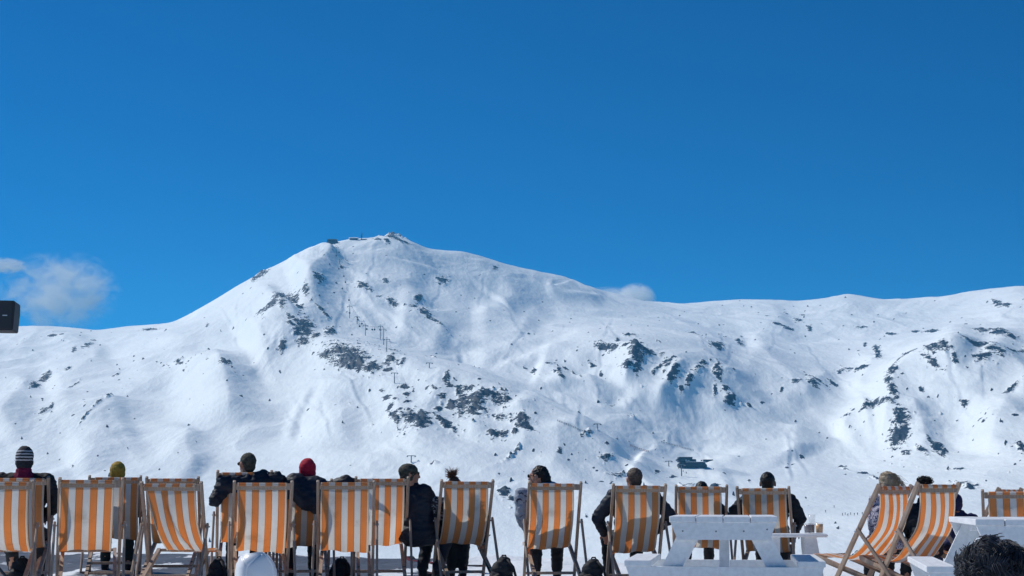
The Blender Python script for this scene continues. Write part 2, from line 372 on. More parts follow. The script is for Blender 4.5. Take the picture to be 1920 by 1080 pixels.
for j in range(nn):
    us, ys, ts = [], [], []
    if j == 6:
        for k in sorted(UPPER):
            u_, t_ = ray(k, UPPER[k][0]); us.append(u_); ys.append(UPPER[k][1]); ts.append(t_)
    else:
        jj = j if j < 6 else 6
        for k in keys:
            py, Y = COLS[k][jj]; u_, t_ = ray(k, py); us.append(u_); ys.append(Y); ts.append(t_)
    nodeY[j] = np.interp(U, us, ys); nodeT[j] = np.interp(U, us, ts)
def smooth1(a, s):
    k = np.arange(-3 * s, 3 * s + 1); w = np.exp(-0.5 * (k / s) ** 2); w /= w.sum()
    return np.convolve(np.pad(a, 3 * s, mode='edge'), w, 'valid')
for j in range(nn):
    s = 5 if j == nn - 1 else 16
    nodeY[j] = smooth1(nodeY[j], 30); nodeT[j] = smooth1(nodeT[j], s)
nodeZ = EYE + nodeT * nodeY
# rows
rows = np.concatenate([np.linspace(24, 600, 24)[:-1], np.linspace(600, 1500, 330)[:-1], np.linspace(1500, 3450, 520)[:-1], np.linspace(3450, 5200, 25)])
nr = len(rows)
YY = np.repeat(rows[:, None], nc, 1); UU = np.repeat(U[None], nr, 0)
ZZ = np.zeros((nr, nc))
K0 = np.array([[24, -7.0], [120, -25.0], [400, -38.0], [650, -37.0]])
for i in range(nc):
    X_ = np.concatenate([K0[:, 0], nodeY[:, i], [nodeY[-1, i] + 350, nodeY[-1, i] + 1200, 5300]])
    zt = nodeZ[-1, i]
    Z_ = np.concatenate([K0[:, 1], nodeZ[:, i], [zt - 60, zt - 330, zt - 600]])
    # monotone (Fritsch-Carlson) cubic
    d = np.diff(Z_) / np.diff(X_); mt = np.zeros(len(X_)); mt[0], mt[-1] = d[0], d[-1]
    ok = d[:-1] * d[1:] > 0
    h0, h1 = np.diff(X_)[:-1], np.diff(X_)[1:]
    with np.errstate(divide='ignore', invalid='ignore'):
        hm = (3 * (h0 + h1)) / ((2 * h1 + h0) / d[:-1] + (h1 + 2 * h0) / d[1:])
    mt[1:-1] = np.where(ok, hm, 0)
    k = np.clip(np.searchsorted(X_, rows) - 1, 0, len(X_) - 2)
    hh = X_[k + 1] - X_[k]; s_ = (rows - X_[k]) / hh
    ZZ[:, i] = ((1 + 2 * s_) * (1 - s_) ** 2 * Z_[k] + s_ * (1 - s_) ** 2 * hh * mt[k] + s_ ** 2 * (3 - 2 * s_) * Z_[k + 1] + s_ ** 2 * (s_ - 1) * hh * mt[k + 1])
# soften the facets along and across the slope
def smooth2(a, s0, s1):
    for ax, s in ((0, s0), (1, s1)):
        k = np.arange(-3 * s, 3 * s + 1); w = np.exp(-0.5 * (k / s) ** 2); w /= w.sum()
        p = np.pad(a, [(3 * s, 3 * s) if q == ax else (0, 0) for q in (0, 1)], mode='edge')
        a = sum(w[i] * (p[i:i + a.shape[0], :] if ax == 0 else p[:, i:i + a.shape[1]]) for i in range(len(k)))
    return a
SKYW = np.exp(-((YY - nodeY[-1][None]) / 60.0) ** 2)
ZS = smooth2(ZZ, 7, 5); ZZ = np.where(YY > 700, ZS * (1 - SKYW * 0.9) + ZZ * SKYW * 0.9, ZZ)
XX = UU * YY
# image coordinates of the base surface: only used to lay the traced ridges and rock bands onto the land
_c, _s = math.cos(PITCH), math.sin(PITCH)
TT = (ZZ - EYE) / YY
BB = (TT * _c - _s) / (_c + TT * _s)
PY = 540 - BB * F; PX = 960 + UU * (_c - BB * _s) * F
VIS = np.maximum.accumulate(TT[:], axis=0) - TT < 0.004
def stroke(pts, amp, wl, wr, scarp=False, dmin=0, dmax=9999, taper=0.25):
    """ridge along a traced line: amp metres high, wl / wr metres wide on its left / right"""
    global ADD
    P = np.array(pts, float)
    if len(P) > 2:
        for _ in range(3):           # corner cutting: a smooth crest line
            Q = np.empty((2 * len(P) - 2, 2)); Q[0::2] = 0.75 * P[:-1] + 0.25 * P[1:]; Q[1::2] = 0.25 * P[:-1] + 0.75 * P[1:]
            P = np.vstack([P[:1], Q, P[-1:]])
    seg = np.diff(P, axis=0); L = np.hypot(seg[:, 0], seg[:, 1]); cum = np.concatenate([[0], np.cumsum(L)]); tot = cum[-1]
    x0, y0 = P.min(0) - 140; x1, y1 = P.max(0) + 140
    msk = (PX > x0) & (PX < x1) & (PY > y0) & (PY < y1) & (YY > max(dmin, 650)) & (YY < dmax)
    qx, qy, qd = PX[msk], PY[msk], YY[msk]
    best = np.full(qx.shape, 1e9); side = np.zeros(qx.shape); par = np.zeros(qx.shape)
    for i in range(len(seg)):
        tt = np.clip(((qx - P[i, 0]) * seg[i, 0] + (qy - P[i, 1]) * seg[i, 1]) / (L[i] ** 2 + 1e-9), 0, 1)
        dx = qx - (P[i, 0] + tt * seg[i, 0]); dy = qy - (P[i, 1] + tt * seg[i, 1]); dd = np.hypot(dx, dy)
        s = np.sign(seg[i, 0] * dy - seg[i, 1] * dx)
        up = dd < best
        best = np.where(up, dd, best); side = np.where(up, s, side); par = np.where(up, (cum[i] + tt * L[i]) / tot, par)
    dm = best / F * qd                       # metres off the line
    w = np.where(side * LEFT > 0, wl, wr)
    env = np.clip(np.minimum(par, 1 - par) / taper, 0, 1) if taper > 0 else 1.0
    env = env * env * (3 - 2 * env) if taper > 0 else 1.0
    if scarp: val = amp * side * LEFT * (dm / w) * np.exp(-(dm / w) ** 2) * 2.3
    else: val = amp * (0.5 * np.exp(-dm / w) * 1.15 + 0.5 / (1.0 + (dm / w) ** 2) ** 1.5 if amp > 0 else np.exp(-(dm / w) ** 2))
    win = np.clip(1 - (best / 125.0) ** 2, 0, 1) ** 2
    ADD[msk] += val * env * win
LEFT = 1.0   # with points listed top to bottom, side>0 lies to the left in the picture
ADD = np.zeros_like(ZZ)
R_ = [
 # summit arete: bright left face, shaded right face
 ([(636,466),(628,484),(606,520),(578,545),(545,556)], 30, 90, 36, False, 0, 9999, 0.3),
 ([(545,556),(520,590),(495,632),(455,660)], 22, 50, 45),
 ([(403,648),(408,690),(425,735),(430,800)], 14, 90, 26),
 ([(560,650),(600,640),(640,650),(720,664),(800,690),(860,707),(950,745),(1040,782),(1100,812),(1195,856)], 10, 26, 24, False, 0, 9999, 0.08),
 ([(735,592),(775,600),(815,618),(850,645)], 9, 26, 24),
 ([(640,560),(700,548),(760,560),(820,590)], 9, 20, 22),
 ([(640,500),(690,520),(760,540),(800,560)], 6, 20, 25),
 ([(800,470),(850,500),(905,545),(950,580)], -6, 36, 36),
 ([(875,478),(920,510),(960,545),(985,590)], 7, 34, 26),
 ([(880,590),(940,590),(990,605),(1010,630)], 9, 32, 26),
 ([(1045,525),(1030,545),(1060,555),(1140,562)], 7, 18, 18),
 ([(950,600),(1000,585),(1060,570)], -4, 25, 25),
 ([(905,695),(960,678),(1030,655),(1085,640),(1160,637),(1250,640),(1320,662),(1355,700),(1385,740),(1440,790)], 6, 34, 60),
 ([(870,640),(870,665),(865,695)], -8, 24, 24),
 ([(1200,652),(1185,690),(1165,725)], 14, 22, 16),
 ([(1290,680),(1262,720),(1225,765)], 12, 18, 16),
 ([(1330,695),(1300,730),(1270,765)], 7, 16, 16),
 ([(1350,690),(1352,730),(1372,780)], 6, 18, 26),
 ([(1110,650),(1130,700),(1180,760)], -10, 30, 30),
 ([(1000,690),(1045,705),(1055,745)], 10, 22, 22),
 ([(1090,690),(1125,740),(1140,790)], 8, 22, 26),
 ([(1860,662),(1830,660),(1770,682),(1705,715),(1680,740),(1668,785),(1645,870)], 24, 40, 30),
 ([(1830,662),(1880,690),(1920,720),(1960,760)], 16, 28, 28),
 ([(1705,760),(1730,800),(1740,860)], 9, 22, 22),
 ([(1780,740),(1790,800),(1785,860)], -9, 40, 40),
 ([(1900,745),(1870,800),(1850,860)], 9, 30, 30),
 ([(1400,640),(1450,690),(1490,730),(1510,780)], 9, 36, 30),
 ([(1560,700),(1530,735),(1500,760)], 7, 20, 25),
 ([(1640,660),(1630,710),(1600,760)], 10, 26, 30),
 ([(1480,590),(1440,620),(1400,650)], 7, 40, 40),
 ([(1640,790),(1600,800),(1570,830)], 12, 20, 22),
 ([(1500,800),(1490,840),(1500,870)], 8, 30, 30),
 ([(1750,625),(1850,632),(1930,650)], 6, 22, 16),
 # left country: long diagonal rolls
 ([(0,640),(60,632),(120,640),(180,660)], 6, 30, 20),
 ([(400,640),(330,640),(250,652),(150,668),(60,690)], 8, 30, 20),
 ([(330,690),(250,720),(150,745),(60,790)], 8, 32, 22),
 ([(390,670),(330,700),(270,745),(200,785),(120,832)], 9, 30, 20),
 ([(60,700),(30,760),(-20,820)], 9, 32, 24),
 ([(200,660),(150,710),(80,730)], 8, 24, 22),
 ([(260,800),(200,840),(120,880)], 6, 40, 30),
 ([(480,660),(500,720),(540,760),(560,830)], -7, 52, 52),
 ([(360,800),(340,860),(380,900)], 7, 40, 22),
 ([(620,700),(640,760),(640,840)], 7, 55, 45),
 ([(690,720),(690,780),(680,860)], -6, 40, 40),
 ([(740,700),(735,750),(760,810)], 7, 26, 24),
 ([(830,700),(820,745),(790,800),(770,860)], 8, 26, 26),
 ([(900,735),(900,780),(880,830)], 9, 24, 24),
 ([(960,760),(985,810),(980,870)], 8, 24, 26),
 ([(1040,800),(1050,850),(1030,900)], 6, 24, 24),
 ([(1195,850),(1205,870),(1180,895)], 6, 16, 16),
 ([(1380,900),(1340,930),(1300,960)], 4, 26, 26),
]
for a in R_: stroke(*a)
R_ += [
 ([(634,470),(628,484),(606,520),(578,545),(545,556)], 13, 30, 9, False, 0, 9999, 0.2),
 ([(545,556),(525,590),(500,625),(470,650)], 9, 16, 10),
 ([(403,650),(408,690),(422,730)], 8, 18, 8),
 ([(640,652),(720,666),(800,692),(860,709),(950,747),(1040,784),(1100,814),(1190,852)], 6, 9, 8, False, 0, 1900, 0.06),
 ([(900,697),(960,678),(1030,655),(1085,640),(1160,638)], 7, 9, 9, False, 1500),
 ([(1250,642),(1320,664),(1355,700),(1400,735),(1450,765)], 7, 14, 12, False, 1400),
 ([(1860,662),(1830,660),(1770,682),(1705,715),(1680,740),(1668,785)], 10, 14, 10),
 ([(1045,526),(1032,545),(1055,556),(1140,562)], 4, 8, 8), ([(745,598),(775,600),(815,618)], 7, 10, 8),
 ([(905,600),(950,600),(990,612)], 6, 12, 9), ([(700,545),(760,562),(800,585)], 5, 10, 9),
 ([(120,660),(190,650),(260,640)], 4, 12, 8), ([(300,700),(240,735),(180,770),(130,820)], 5, 12, 8), ([(60,700),(20,760)], 5, 12, 9),
 ([(1200,655),(1180,690),(1165,720)], 6, 8, 7), ([(1310,690),(1285,725),(1255,755)], 6, 8, 7), ([(1040,700),(1052,740)], 5, 8, 8), ([(1120,700),(1150,760),(1160,820)], 5, 12, 10),
 ([(1500,690),(1545,735),(1580,790)], 5, 14, 12), ([(1770,690),(1790,760),(1780,830)], 5, 14, 10), ([(1880,700),(1870,760),(1840,820)], 5, 12, 10),
 ([(830,712),(815,760),(790,810)], 5, 10, 9), ([(920,740),(915,780),(890,830)], 5, 10, 9), ([(700,700),(705,760),(690,830)], 4, 14, 12), ([(560,690),(575,740),(560,800)], 4, 14, 12)]
S_ = [ # terraces: piste edges and cuts
 ([(912,690),(1000,664),(1060,645),(1090,636)], 3.0, 9, 9),
 ([(960,745),(1040,785),(1120,820),(1190,850),(1230,868)], -3.0, 7, 7),
 ([(1240,832),(1290,845),(1400,858)], 2.0, 7, 7),
 ([(860,700),(960,730),(1060,780),(1160,828)], 2.5, 8, 8),
 ([(760,600),(800,590),(850,590)], 2.0, 6, 6),
 ([(1330,670),(1400,720),(1460,760)], 2.5, 10, 10),
 ([(660,473),(682,475),(726,486),(801,500),(859,514)], 1.6, 5, 5), ([(1046,525),(1031,545),(1055,557),(1140,562)], 2.2, 6, 6), ([(990,612),(975,632),(940,640),(880,643),(830,632)], 0.8, 6, 6),
 ([(880,520),(930,560),(965,600)], -1.5, 5, 5), ([(1240,832),(1180,815),(1120,795),(1040,762),(980,740),(900,712)], 1.8, 7, 7), ([(1400,858),(1500,868),(1600,892),(1680,902)], 1.6, 8, 8),
 ([(600,720),(560,760),(545,830)], 1.6, 6, 6), ([(250,660),(180,680),(110,690),(40,700)], 1.6, 6, 6), ([(1440,655),(1560,640),(1700,640),(1860,625)], 1.4, 6, 6), ([(860,650),(862,680),(900,700)], 1.6, 5, 5),
]
rt = random.Random(77)     # ski tracks wandering down the open slopes
for x0_, x1_, y0_, y1_, n_ in ((640, 980, 470, 560, 9), (330, 560, 560, 640, 5), (1120, 1500, 600, 650, 8), (1450, 1860, 620, 700, 6), (420, 700, 700, 760, 6), (980, 1160, 700, 760, 5), (1250, 1500, 770, 830, 6)):
    for _ in range(n_):
        tx_, ty_ = rt.uniform(x0_, x1_), rt.uniform(y0_, y1_); dx_ = rt.uniform(-0.5, 0.9); L_ = rt.uniform(50, 120); ph_ = rt.uniform(0, 6)
        S_.append(([(tx_ + dx_ * L_ * q / 7 + 3.5 * math.sin(q * 1.9 + ph_), ty_ + L_ * 0.8 * q / 7) for q in range(8)], rt.uniform(0.35, 0.7), 2.6, 2.6))
for p_, a_, wl_, wr_ in S_: stroke(p_, a_, wl_, wr_, scarp=True)
ADD = smooth2(ADD, 1, 1) * (1 - 0.9 * np.exp(-((YY - nodeY[-1][None]) / 90.0) ** 2))
for sx_, sy_, sa_, sw_ in ((709, 450, 4.0, 7), (733, 441, 7.0, 10), (747, 446, 5.0, 10), (762, 452, 3.0, 9), (492, 513, 3.0, 14)):   # rocky teeth on the skyline
    ADD += sa_ * np.exp(-((PX - sx_) / sw_) ** 2 - ((YY - nodeY[-1][None]) / 22.0) ** 2) * (0.45 + 1.6 * np.abs(pn(XX / 5.0, YY / 9.0, 51)))
# relief noise: broad rolls, downhill gullies, wind ripples
fade = (1 - 0.5 * np.exp(-((PX - 900) / 170) ** 2 - ((PY - 560) / 75) ** 2)) * np.clip((YY - 640) / 300, 0, 1) * (1 - 0.75 * SKYW)
wx = XX + 60 * pn(XX / 230, YY / 230, 11); wy = YY + 60 * pn(XX / 230, YY / 230, 12)
steep = np.clip(np.gradient(ZZ, axis=0) / np.gradient(YY, axis=0) / 0.35, 0.15, 1.3)
ADD += fade * (6.0 * pn(wx / 310, wy / 420, 1) + 7.0 * (0.4 - np.abs(pn(wx / 170, wy / 260, 2))) + 1.8 * (0.4 - np.abs(pn(wx / 85 + 0.3 * wy / 85, wy / 140, 8))))
g = pn(wx / 62 + 0.35 * wy / 62, wy / 150, 3)
ADD += fade * steep * (3.6 * (0.35 - np.abs(g)) + 1.7 * pn(wx / 30, wy / 60, 4) + 0.75 * (0.3 - np.abs(pn(wx / 15, wy / 30, 5))) + 0.25 * pn(wx / 7, wy / 12, 6))

ROCKS = """85 711 11 6 -20;65 727 10 7 -30;126 709 7 3 0;138 675 6 4 -20;167 666 12 4 -25;281 624 16 3 -4;175 646 7 2 10;98 640 10 2 0;115 640 6 2 -10;
85 784 12 4 -15;95 779 6 4 -40;143 737 9 2 -45;133 746 10 1.5 -40;181 784 9 2 -30;204 773 8 2.5 -15;160 802 18 1.8 -42;216 717 10 2.5 -30;334 695 8 4 -30;338 700 8 2 10;367 681 5 2 -40;389 615 6 2.5 -60;
391 668 8 3 -40;422 697 11 6 -20;429 694 6 4 0;352 713 2 1 0;490 515 14 6 -35;478 524 12 4 -45;708 451 8 4 15;734 446 9 5 20;726 454 7 4 20;749 452 9 4 30;760 456 7 2.5 25;742 449 12 3 20;829 524 14 6 10;723 546 7 5 50;682 556 17 3.5 20;598 549 10 3.5 5;
650 503 6 2 20;642 520 5 2 0;548 559 13 9 15;524 583 14 13 -45;507 601 20 6 -42;488 612 12 4 -30;528 599 8 6 -40;573 560 9 6 40;562 584 8 5 0;566 578 6 3 0;551 612 14 4 0;573 622 18 16 30;568 642 14 8 0;592 639 11 6 0;560 630 12 10 40;618 634 11 10 20;
601 589 16 2.5 38;612 600 10 3 30;529 660 6 11 20;545 622 12 3 0;648 674 44 13 8;660 690 30 9 10;640 668 22 9 0;672 686 22 12 25;610 674 14 5 10;700 694 16 8 20;690 700 14 6 10;730 684 12 7 -10;726 699 9 2.5 0;754 692 9 4 -45;745 690 4 4 0;732 577 9 3.5 15;
740 581 8 3 20;784 579 9 6 -10;788 574 5 7 0;797 602 14 7 25;822 618 12 4 30;805 610 12 3 25;775 592 14 2 10;815 691 7 2.5 25;650 585 3 1 0;717 741 4 4 0;727 752 9 3.5 10;740 760 6 3 20;757 737 8 4 10;761 751 7 3 0;775 745 3 4 0;812 747 9 4 30;799 745 4 3 0;
837 729 6 12 25;842 738 4 5 20;872 745 24 6 8;862 752 8 6 0;828 762 8 4 10;845 773 10 9 10;883 776 38 15 4;890 783 26 10 5;912 760 9 9 20;933 765 16 13 10;949 766 10 6 0;822 780 9 6 -40;737 787 11 7 30;743 797 8 5 40;780 799 29 13 6;790 806 20 9 -10;769 796 14 9 10;
837 802 22 6 20;850 808 10 4 20;939 797 13 5 5;925 794 6 3 30;982 812 17 11 20;990 822 10 6 10;930 824 18 6 0;966 824 7 5 0;958 863 18 3 -35;761 767 10 2 -20;732 770 9 4 -30;758 822 2 2 0;945 938 14 7 20;957 945 9 5 10;935 934 6 3 0;929 508 6 4 20;
1136 654 23 5 12;1148 658 14 4 0;1171 666 7 3 15;1110 677 7 4 10;1127 695 4 5 0;1158 646 5 4 -20;1181 637 10 2 5;1203 672 24 12 -10;1196 684 16 13 0;1175 701 10 7 20;1196 702 7 10 0;1240 671 7 4 0;1228 672 5 2 0;1254 690 10 5 -10;1262 685 6 4 0;1234 702 14 4 -25;
1251 705 9 5 -20;1264 724 14 9 -48;1258 730 8 8 -40;1293 733 11 6 -42;1278 746 5 6 0;1310 713 12 7 -42;1321 691 11 4 20;1344 702 8 9 30;1347 718 9 12 0;1341 746 4 11 0;1362 746 8 7 20;1369 762 11 7 20;1376 758 6 5 0;1348 661 9 3 25;1386 642 9 3 35;1301 635 11 2.5 22;1292 632 4 2 0;
987 694 6 3 20;1001 702 8 5 45;1029 698 8 4 -20;1048 710 5 10 10;1051 726 9 5 25;1045 718 8 4 10;1090 716 6 3 40;1075 704 8 2 20;1147 759 4 2 0;1186 787 8 2 20;1345 658 14 3 5;1344 660 12 3 0;1348 665 6 2 0;1474 590 6 2.5 20;1496 603 9 3 15;1470 621 19 2.5 8;
1518 618 6 4 10;1505 593 6 1.5 0;1440 602 6 2 0;1670 627 9 3 5;1615 616 14 1.5 0;1718 624 9 4 10;1748 629 15 4 10;1776 631 6 3 10;1841 635 17 3 0;1878 640 22 6 15;1895 646 14 4 15;1881 569 17 4 3;1870 563 10 2 0;1811 609 4 2 0;1896 682 10 3 -15;1915 668 8 3 -20;
1622 650 4 4 0;1644 664 6 12 -25;1646 677 7 5 10;1585 697 16 3 -5;1617 700 13 5 0;1575 702 6 3 0;1530 732 16 4 15;1525 738 12 5 20;1561 729 11 2.5 28;1492 734 9 4 10;1466 740 6 3 -60;1845 664 22 6 12;1830 668 30 4 5;1843 692 18 6 18;1868 690 22 6 30;1880 697 12 5 30;
1755 695 24 5 -10;1772 690 12 6 0;1750 711 20 4 10;1791 700 8 6 40;1704 702 14 4 -20;1690 712 9 3 -30;1674 742 10 12 30;1668 760 8 10 -30;1675 777 9 11 -35;1637 792 14 7 0;1662 796 18 5 0;1625 800 12 4 -20;1585 806 9 3 0;1600 800 5 2 0;1689 812 14 16 20;1682 836 13 18 35;1695 826 12 24 15;
1730 855 13 4 15;1700 858 9 4 0;1759 843 14 10 -20;1770 850 8 10 0;1745 838 8 4 20;1807 751 8 4 15;1793 770 3 2 0;1896 747 14 3.5 -20;1904 795 8 3 -10;1916 846 9 10 -45;1844 799 4 3 0;1836 790 4 3 0;1880 815 3 2 0;1886 842 3 5 20;1800 886 13 2.5 0;1811 921 22 4 4;1820 925 10 3 0;1728 747 5 3 0;1430 763 6 2 0;
1135 868 9 4 0;1180 868 6 3 -10;1157 894 13 5 -8;1165 891 8 4 0;1100 832 11 4 -20;1139 845 4 4 0;1050 865 5 6 30;1405 769 7 3 30;1233 880 6 3 -20;1390 632 5 2 30;1060 700 10 4 20;1290 906 14 3 0;1340 915 8 3 0;1358 893 3 2 0;1405 905 3 3 0;1475 883 5 2 0;1000 858 3 2 0;936 902 2 2 0;1066 875 3 2 0;1186 905 4 3 0;1262 886 6 4 0;
1160 742 2 2 0;745 870 5 1 0;815 880 8 2 0;1100 976 4 2 0;1515 1018 4 4 -30;1600 1045 9 6 -40;1585 1052 5 3 0;820 1045 3 2 0;810 1052 3 2 0;1640 905 8 2 15;1615 893 14 2 10;1585 884 10 1.5 20;1503 864 6 3 10"""
rock = np.full_like(ZZ, -1.0); rbig = np.zeros_like(ZZ)
rl = [tuple(float(v) for v in s.split()) for s in ROCKS.replace('\n', '').split(';') if s.strip()]
rr = random.Random(5)
base_rocks = list(rl)
for _ in range(250):
    q = rr.choice(base_rocks)
    rl.append((q[0] + rr.gauss(0, 26), q[1] + rr.gauss(0, 13), rr.uniform(1.0, 4.2), rr.uniform(0.6, 1.5), rr.uniform(-40, 40)))
for _ in range(170):
    rl.append((rr.uniform(-60, 1980), rr.uniform(600, 1000), rr.uniform(1.0, 2.8), rr.uniform(0.7, 1.5), rr.uniform(-40, 40)))
ru = U; rkn = pn(XX / 5.5, YY / 13, 41) + 0.6 * pn(XX / 2.4, YY / 6, 42)
for (px, py, rx, ry, ang) in rl:
    big = rx > 6.5 or ry > 6.5
    rx *= 1.12 if big else 1.0; ry *= 1.18 if big else 1.1
    R0 = max(rx, ry) * 1.9 + 3
    uc = ray(px, py)[0]; du = R0 / F * 1.05
    i0, i1 = np.searchsorted(ru, uc - du), np.searchsorted(ru, uc + du)
    if i1 <= i0: continue
    sl_ = (slice(None), slice(i0, i1))
    qx = PX[sl_] - px; qy = PY[sl_] - py
    a = math.radians(ang); ex = (qx * math.cos(a) + qy * math.sin(a)) / rx; ey = (-qx * math.sin(a) + qy * math.cos(a)) / ry
    d2 = (ex * ex + ey * ey) * (1 + 0.9 * rkn[sl_])
    peak = 0.92 if big else 0.95
    val = np.where((d2 < 3.5) & VIS[sl_] & (YY[sl_] > 660) & (YY[sl_] < nodeY[-1][None, i0:i1] + 20), peak - 0.62 * d2, -1)
    rock[sl_] = np.maximum(rock[sl_], val)
    if big: rbig[sl_] = np.maximum(rbig[sl_], np.clip(val, 0, 1))
rm = np.clip(rock + 0.1, 0, 1); ZB0 = ZZ
ADD += 0.75 * rm * np.clip(rbig + 0.15, 0, 1) * (3.2 * np.abs(pn(XX / 9 + ZB0 / 9, YY / 24, 21)) * 2 + 1.2 * np.abs(pn(XX / 4, YY / 9 + ZB0 / 3, 22)) * 2 - 0.6)
ZB = ZZ; ZZ = ZZ + ADD
# levelled pad for the valley station
u0, t0_ = ray(1303, 876); i0 = int(np.searchsorted(U, u0)); k0 = int(np.argmax(((ZZ[:, i0] - EYE) / rows > t0_) & (rows > 700)))
pz, pyy, pxx = ZZ[k0, i0], rows[k0], rows[k0] * u0
w_ = np.clip(1.6 - np.hypot((XX - pxx) / 34, (YY - pyy - 8) / 26), 0, 1); w_ = w_ * w_ * (3 - 2 * w_)
ZZ = ZZ * (1 - w_) + pz * w_

def grid_mesh(name, X, Y, Z, mat, attrs=None):
    r, c = X.shape
    me = bpy.data.meshes.new(name)
    co = np.stack([X, Y, Z], -1).astype(np.float32).reshape(-1)
    i = np.arange((r - 1) * (c - 1)); a = (i // (c - 1)) * c + i % (c - 1)
    f = np.stack([a, a + 1, a + 1 + c, a + c], -1).astype(np.int32).reshape(-1)
    n = len(i)
    me.vertices.add(r * c); me.vertices.foreach_set('co', co)
    me.loops.add(n * 4); me.loops.foreach_set('vertex_index', f)
    me.polygons.add(n); me.polygons.foreach_set('loop_start', np.arange(n, dtype=np.int32) * 4)
    me.polygons.foreach_set('use_smooth', np.ones(n, dtype=bool))
    me.update(calc_edges=True)
    for k, v in (attrs or {}).items():
        at2 = me.attributes.new(k, 'FLOAT', 'POINT'); at2.data.foreach_set('value', v.astype(np.float32).reshape(-1))
    me.materials.append(mat)
    o = bpy.data.objects.new(name, me); COL.objects.link(o); return o
tag(grid_mesh('mountains', XX, YY, ZZ, M['mountain'], {'rock': rock}), kind='structure')

TF = (ZZ - EYE) / YY
def land_z(x, y):
    i = np.clip(np.searchsorted(rows, y) - 1, 0, nr - 2); fy = (y - rows[i]) / (rows[i + 1] - rows[i])
    def row(k):
        return np.interp(x / rows[k], U, ZZ[k])
    return float(row(i) * (1 - fy) + row(i + 1) * fy)
def land_hit(px, py, dmin=650, dmax=4000):
    """first point of the land seen at a picture position"""
    u, tt = ray(px, py)
    j = int(np.clip(np.searchsorted(U, u), 1, nc - 1))
    col = TF[:, j]; ok = np.where((rows > dmin) & (rows < dmax) & (col >= tt))[0]
    if len(ok) == 0:
        k = np.argmax(np.where((rows > dmin) & (rows < dmax), col, -9)); Y = rows[k]
    else: Y = rows[ok[0]]
    return Vector((u * Y, Y, land_z(u * Y, Y)))

# ---------------------------------------------------------------- the terrace in front of the mountain
def ground_z(x, y):
    return -0.075 + 0.025 * min(max(y - 13.5, 0.0), 6.5) - 0.012 * x * min(max((y - 6) / 6, 0), 1)
m, t, b = new_mat('terrace_snow_and_tarmac')
geo = N(t, 'ShaderNodeNewGeometry'); sx = N(t, 'ShaderNodeSeparateXYZ'); t.links.new(geo.outputs['Position'], sx.inputs[0])
mp = N(t, 'ShaderNodeMapping'); mp.inputs['Scale'].default_value = (1.0, 0.45, 1.0); t.links.new(geo.outputs['Position'], mp.inputs[0])
n1 = N(t, 'ShaderNodeTexNoise', Scale=1.25, Detail=7.0, Roughness=0.6); t.links.new(mp.outputs[0], n1.inputs[0])
# dark wet surface at the left of x about -1.3 and nearer than the snow rim, old snow left on it in patches
ex = math_n(t, 'MULTIPLY', math_n(t, 'SUBTRACT', -0.9, sx.outputs[0]), 0.9)
ey = math_n(t, 'MULTIPLY', math_n(t, 'SUBTRACT', 20.6, sx.outputs[1]), 0.9)
e = math_n(t, 'MINIMUM', math_n(t, 'MINIMUM', math_n(t, 'MINIMUM', ex, math_n(t, 'MULTIPLY', math_n(t, 'SUBTRACT', sx.outputs[1], 15.8), 0.9)), ey), 0.19)
v = math_n(t, 'ADD', e, math_n(t, 'MULTIPLY', math_n(t, 'SUBTRACT', n1.outputs[0], 0.5), -1.3))
dk = ramp(t, v, [(0.06, 0.0), (0.10, 1.0)])
n2 = N(t, 'ShaderNodeTexNoise', Scale=9.0, Detail=6.0); t.links.new(geo.outputs['Position'], n2.inputs[0])
tar = ramp(t, n2.outputs[0], [(0.3, (0.045, 0.055, 0.075)), (0.7, (0.085, 0.095, 0.12))])
n3 = N(t, 'ShaderNodeTexNoise', Scale=7.0, Detail=4.0, Roughness=0.7); t.links.new(mp.outputs[0], n3.inputs[0])
dirt = ramp(t, n3.outputs[0], [(0.68, (0.82, 0.85, 0.87)), (0.76, (0.25, 0.25, 0.27))])
c = mixc(t, dk.outputs[0], dirt.outputs[0], tar.outputs[0])
t.links.new(c, b.inputs['Base Color']); b.inputs['Roughness'].default_value = 0.6
bump(t, b, math_n(t, 'SUBTRACT', math_n(t, 'ADD', math_n(t, 'MULTIPLY', n1.outputs[0], 0.6), math_n(t, 'MULTIPLY', n2.outputs[0], 0.3)), math_n(t, 'MULTIPLY', dk.outputs[0], 0.15)), 0.5, 0.15)
M['terrace'] = m
gx = np.concatenate([np.linspace(-70, -9, 20)[:-1], np.linspace(-9, 9, 240)[:-1], np.linspace(9, 70, 20)])
gy = np.concatenate([np.linspace(-60, 2, 20)[:-1], np.linspace(2, 24, 220)[:-1], np.linspace(24, 34, 10)])
GX, GY = np.meshgrid(gx, gy)
GZ = -0.075 + 0.025 * np.clip(GY - 13.5, 0, 6.5) - 0.012 * np.clip(GX, -12, 12) * np.clip((GY - 6) / 6, 0, 1)
rim = 20.9 + 0.7 * pn(GX / 2.2, GY * 0, 5) + 0.25 * pn(GX / 0.7, GY * 0, 6)
GZ = GZ - np.where(GY > rim, 0.05 * (GY - rim) + 0.10 * (GY - rim) ** 2, 0)
GZ += 0.012 * pn(GX / 0.6, GY / 0.6, 7) + 0.02 * pn(GX / 1.7, GY / 1.7, 8) * (GY > 15) + 0.05 * np.clip(GY - 18, 0, 1) * pn(GX / 0.9, GY / 0.9, 9)
GZ -= 0.01
tag(grid_mesh('ground', GX, GY, GZ, M['terrace']), kind='structure')

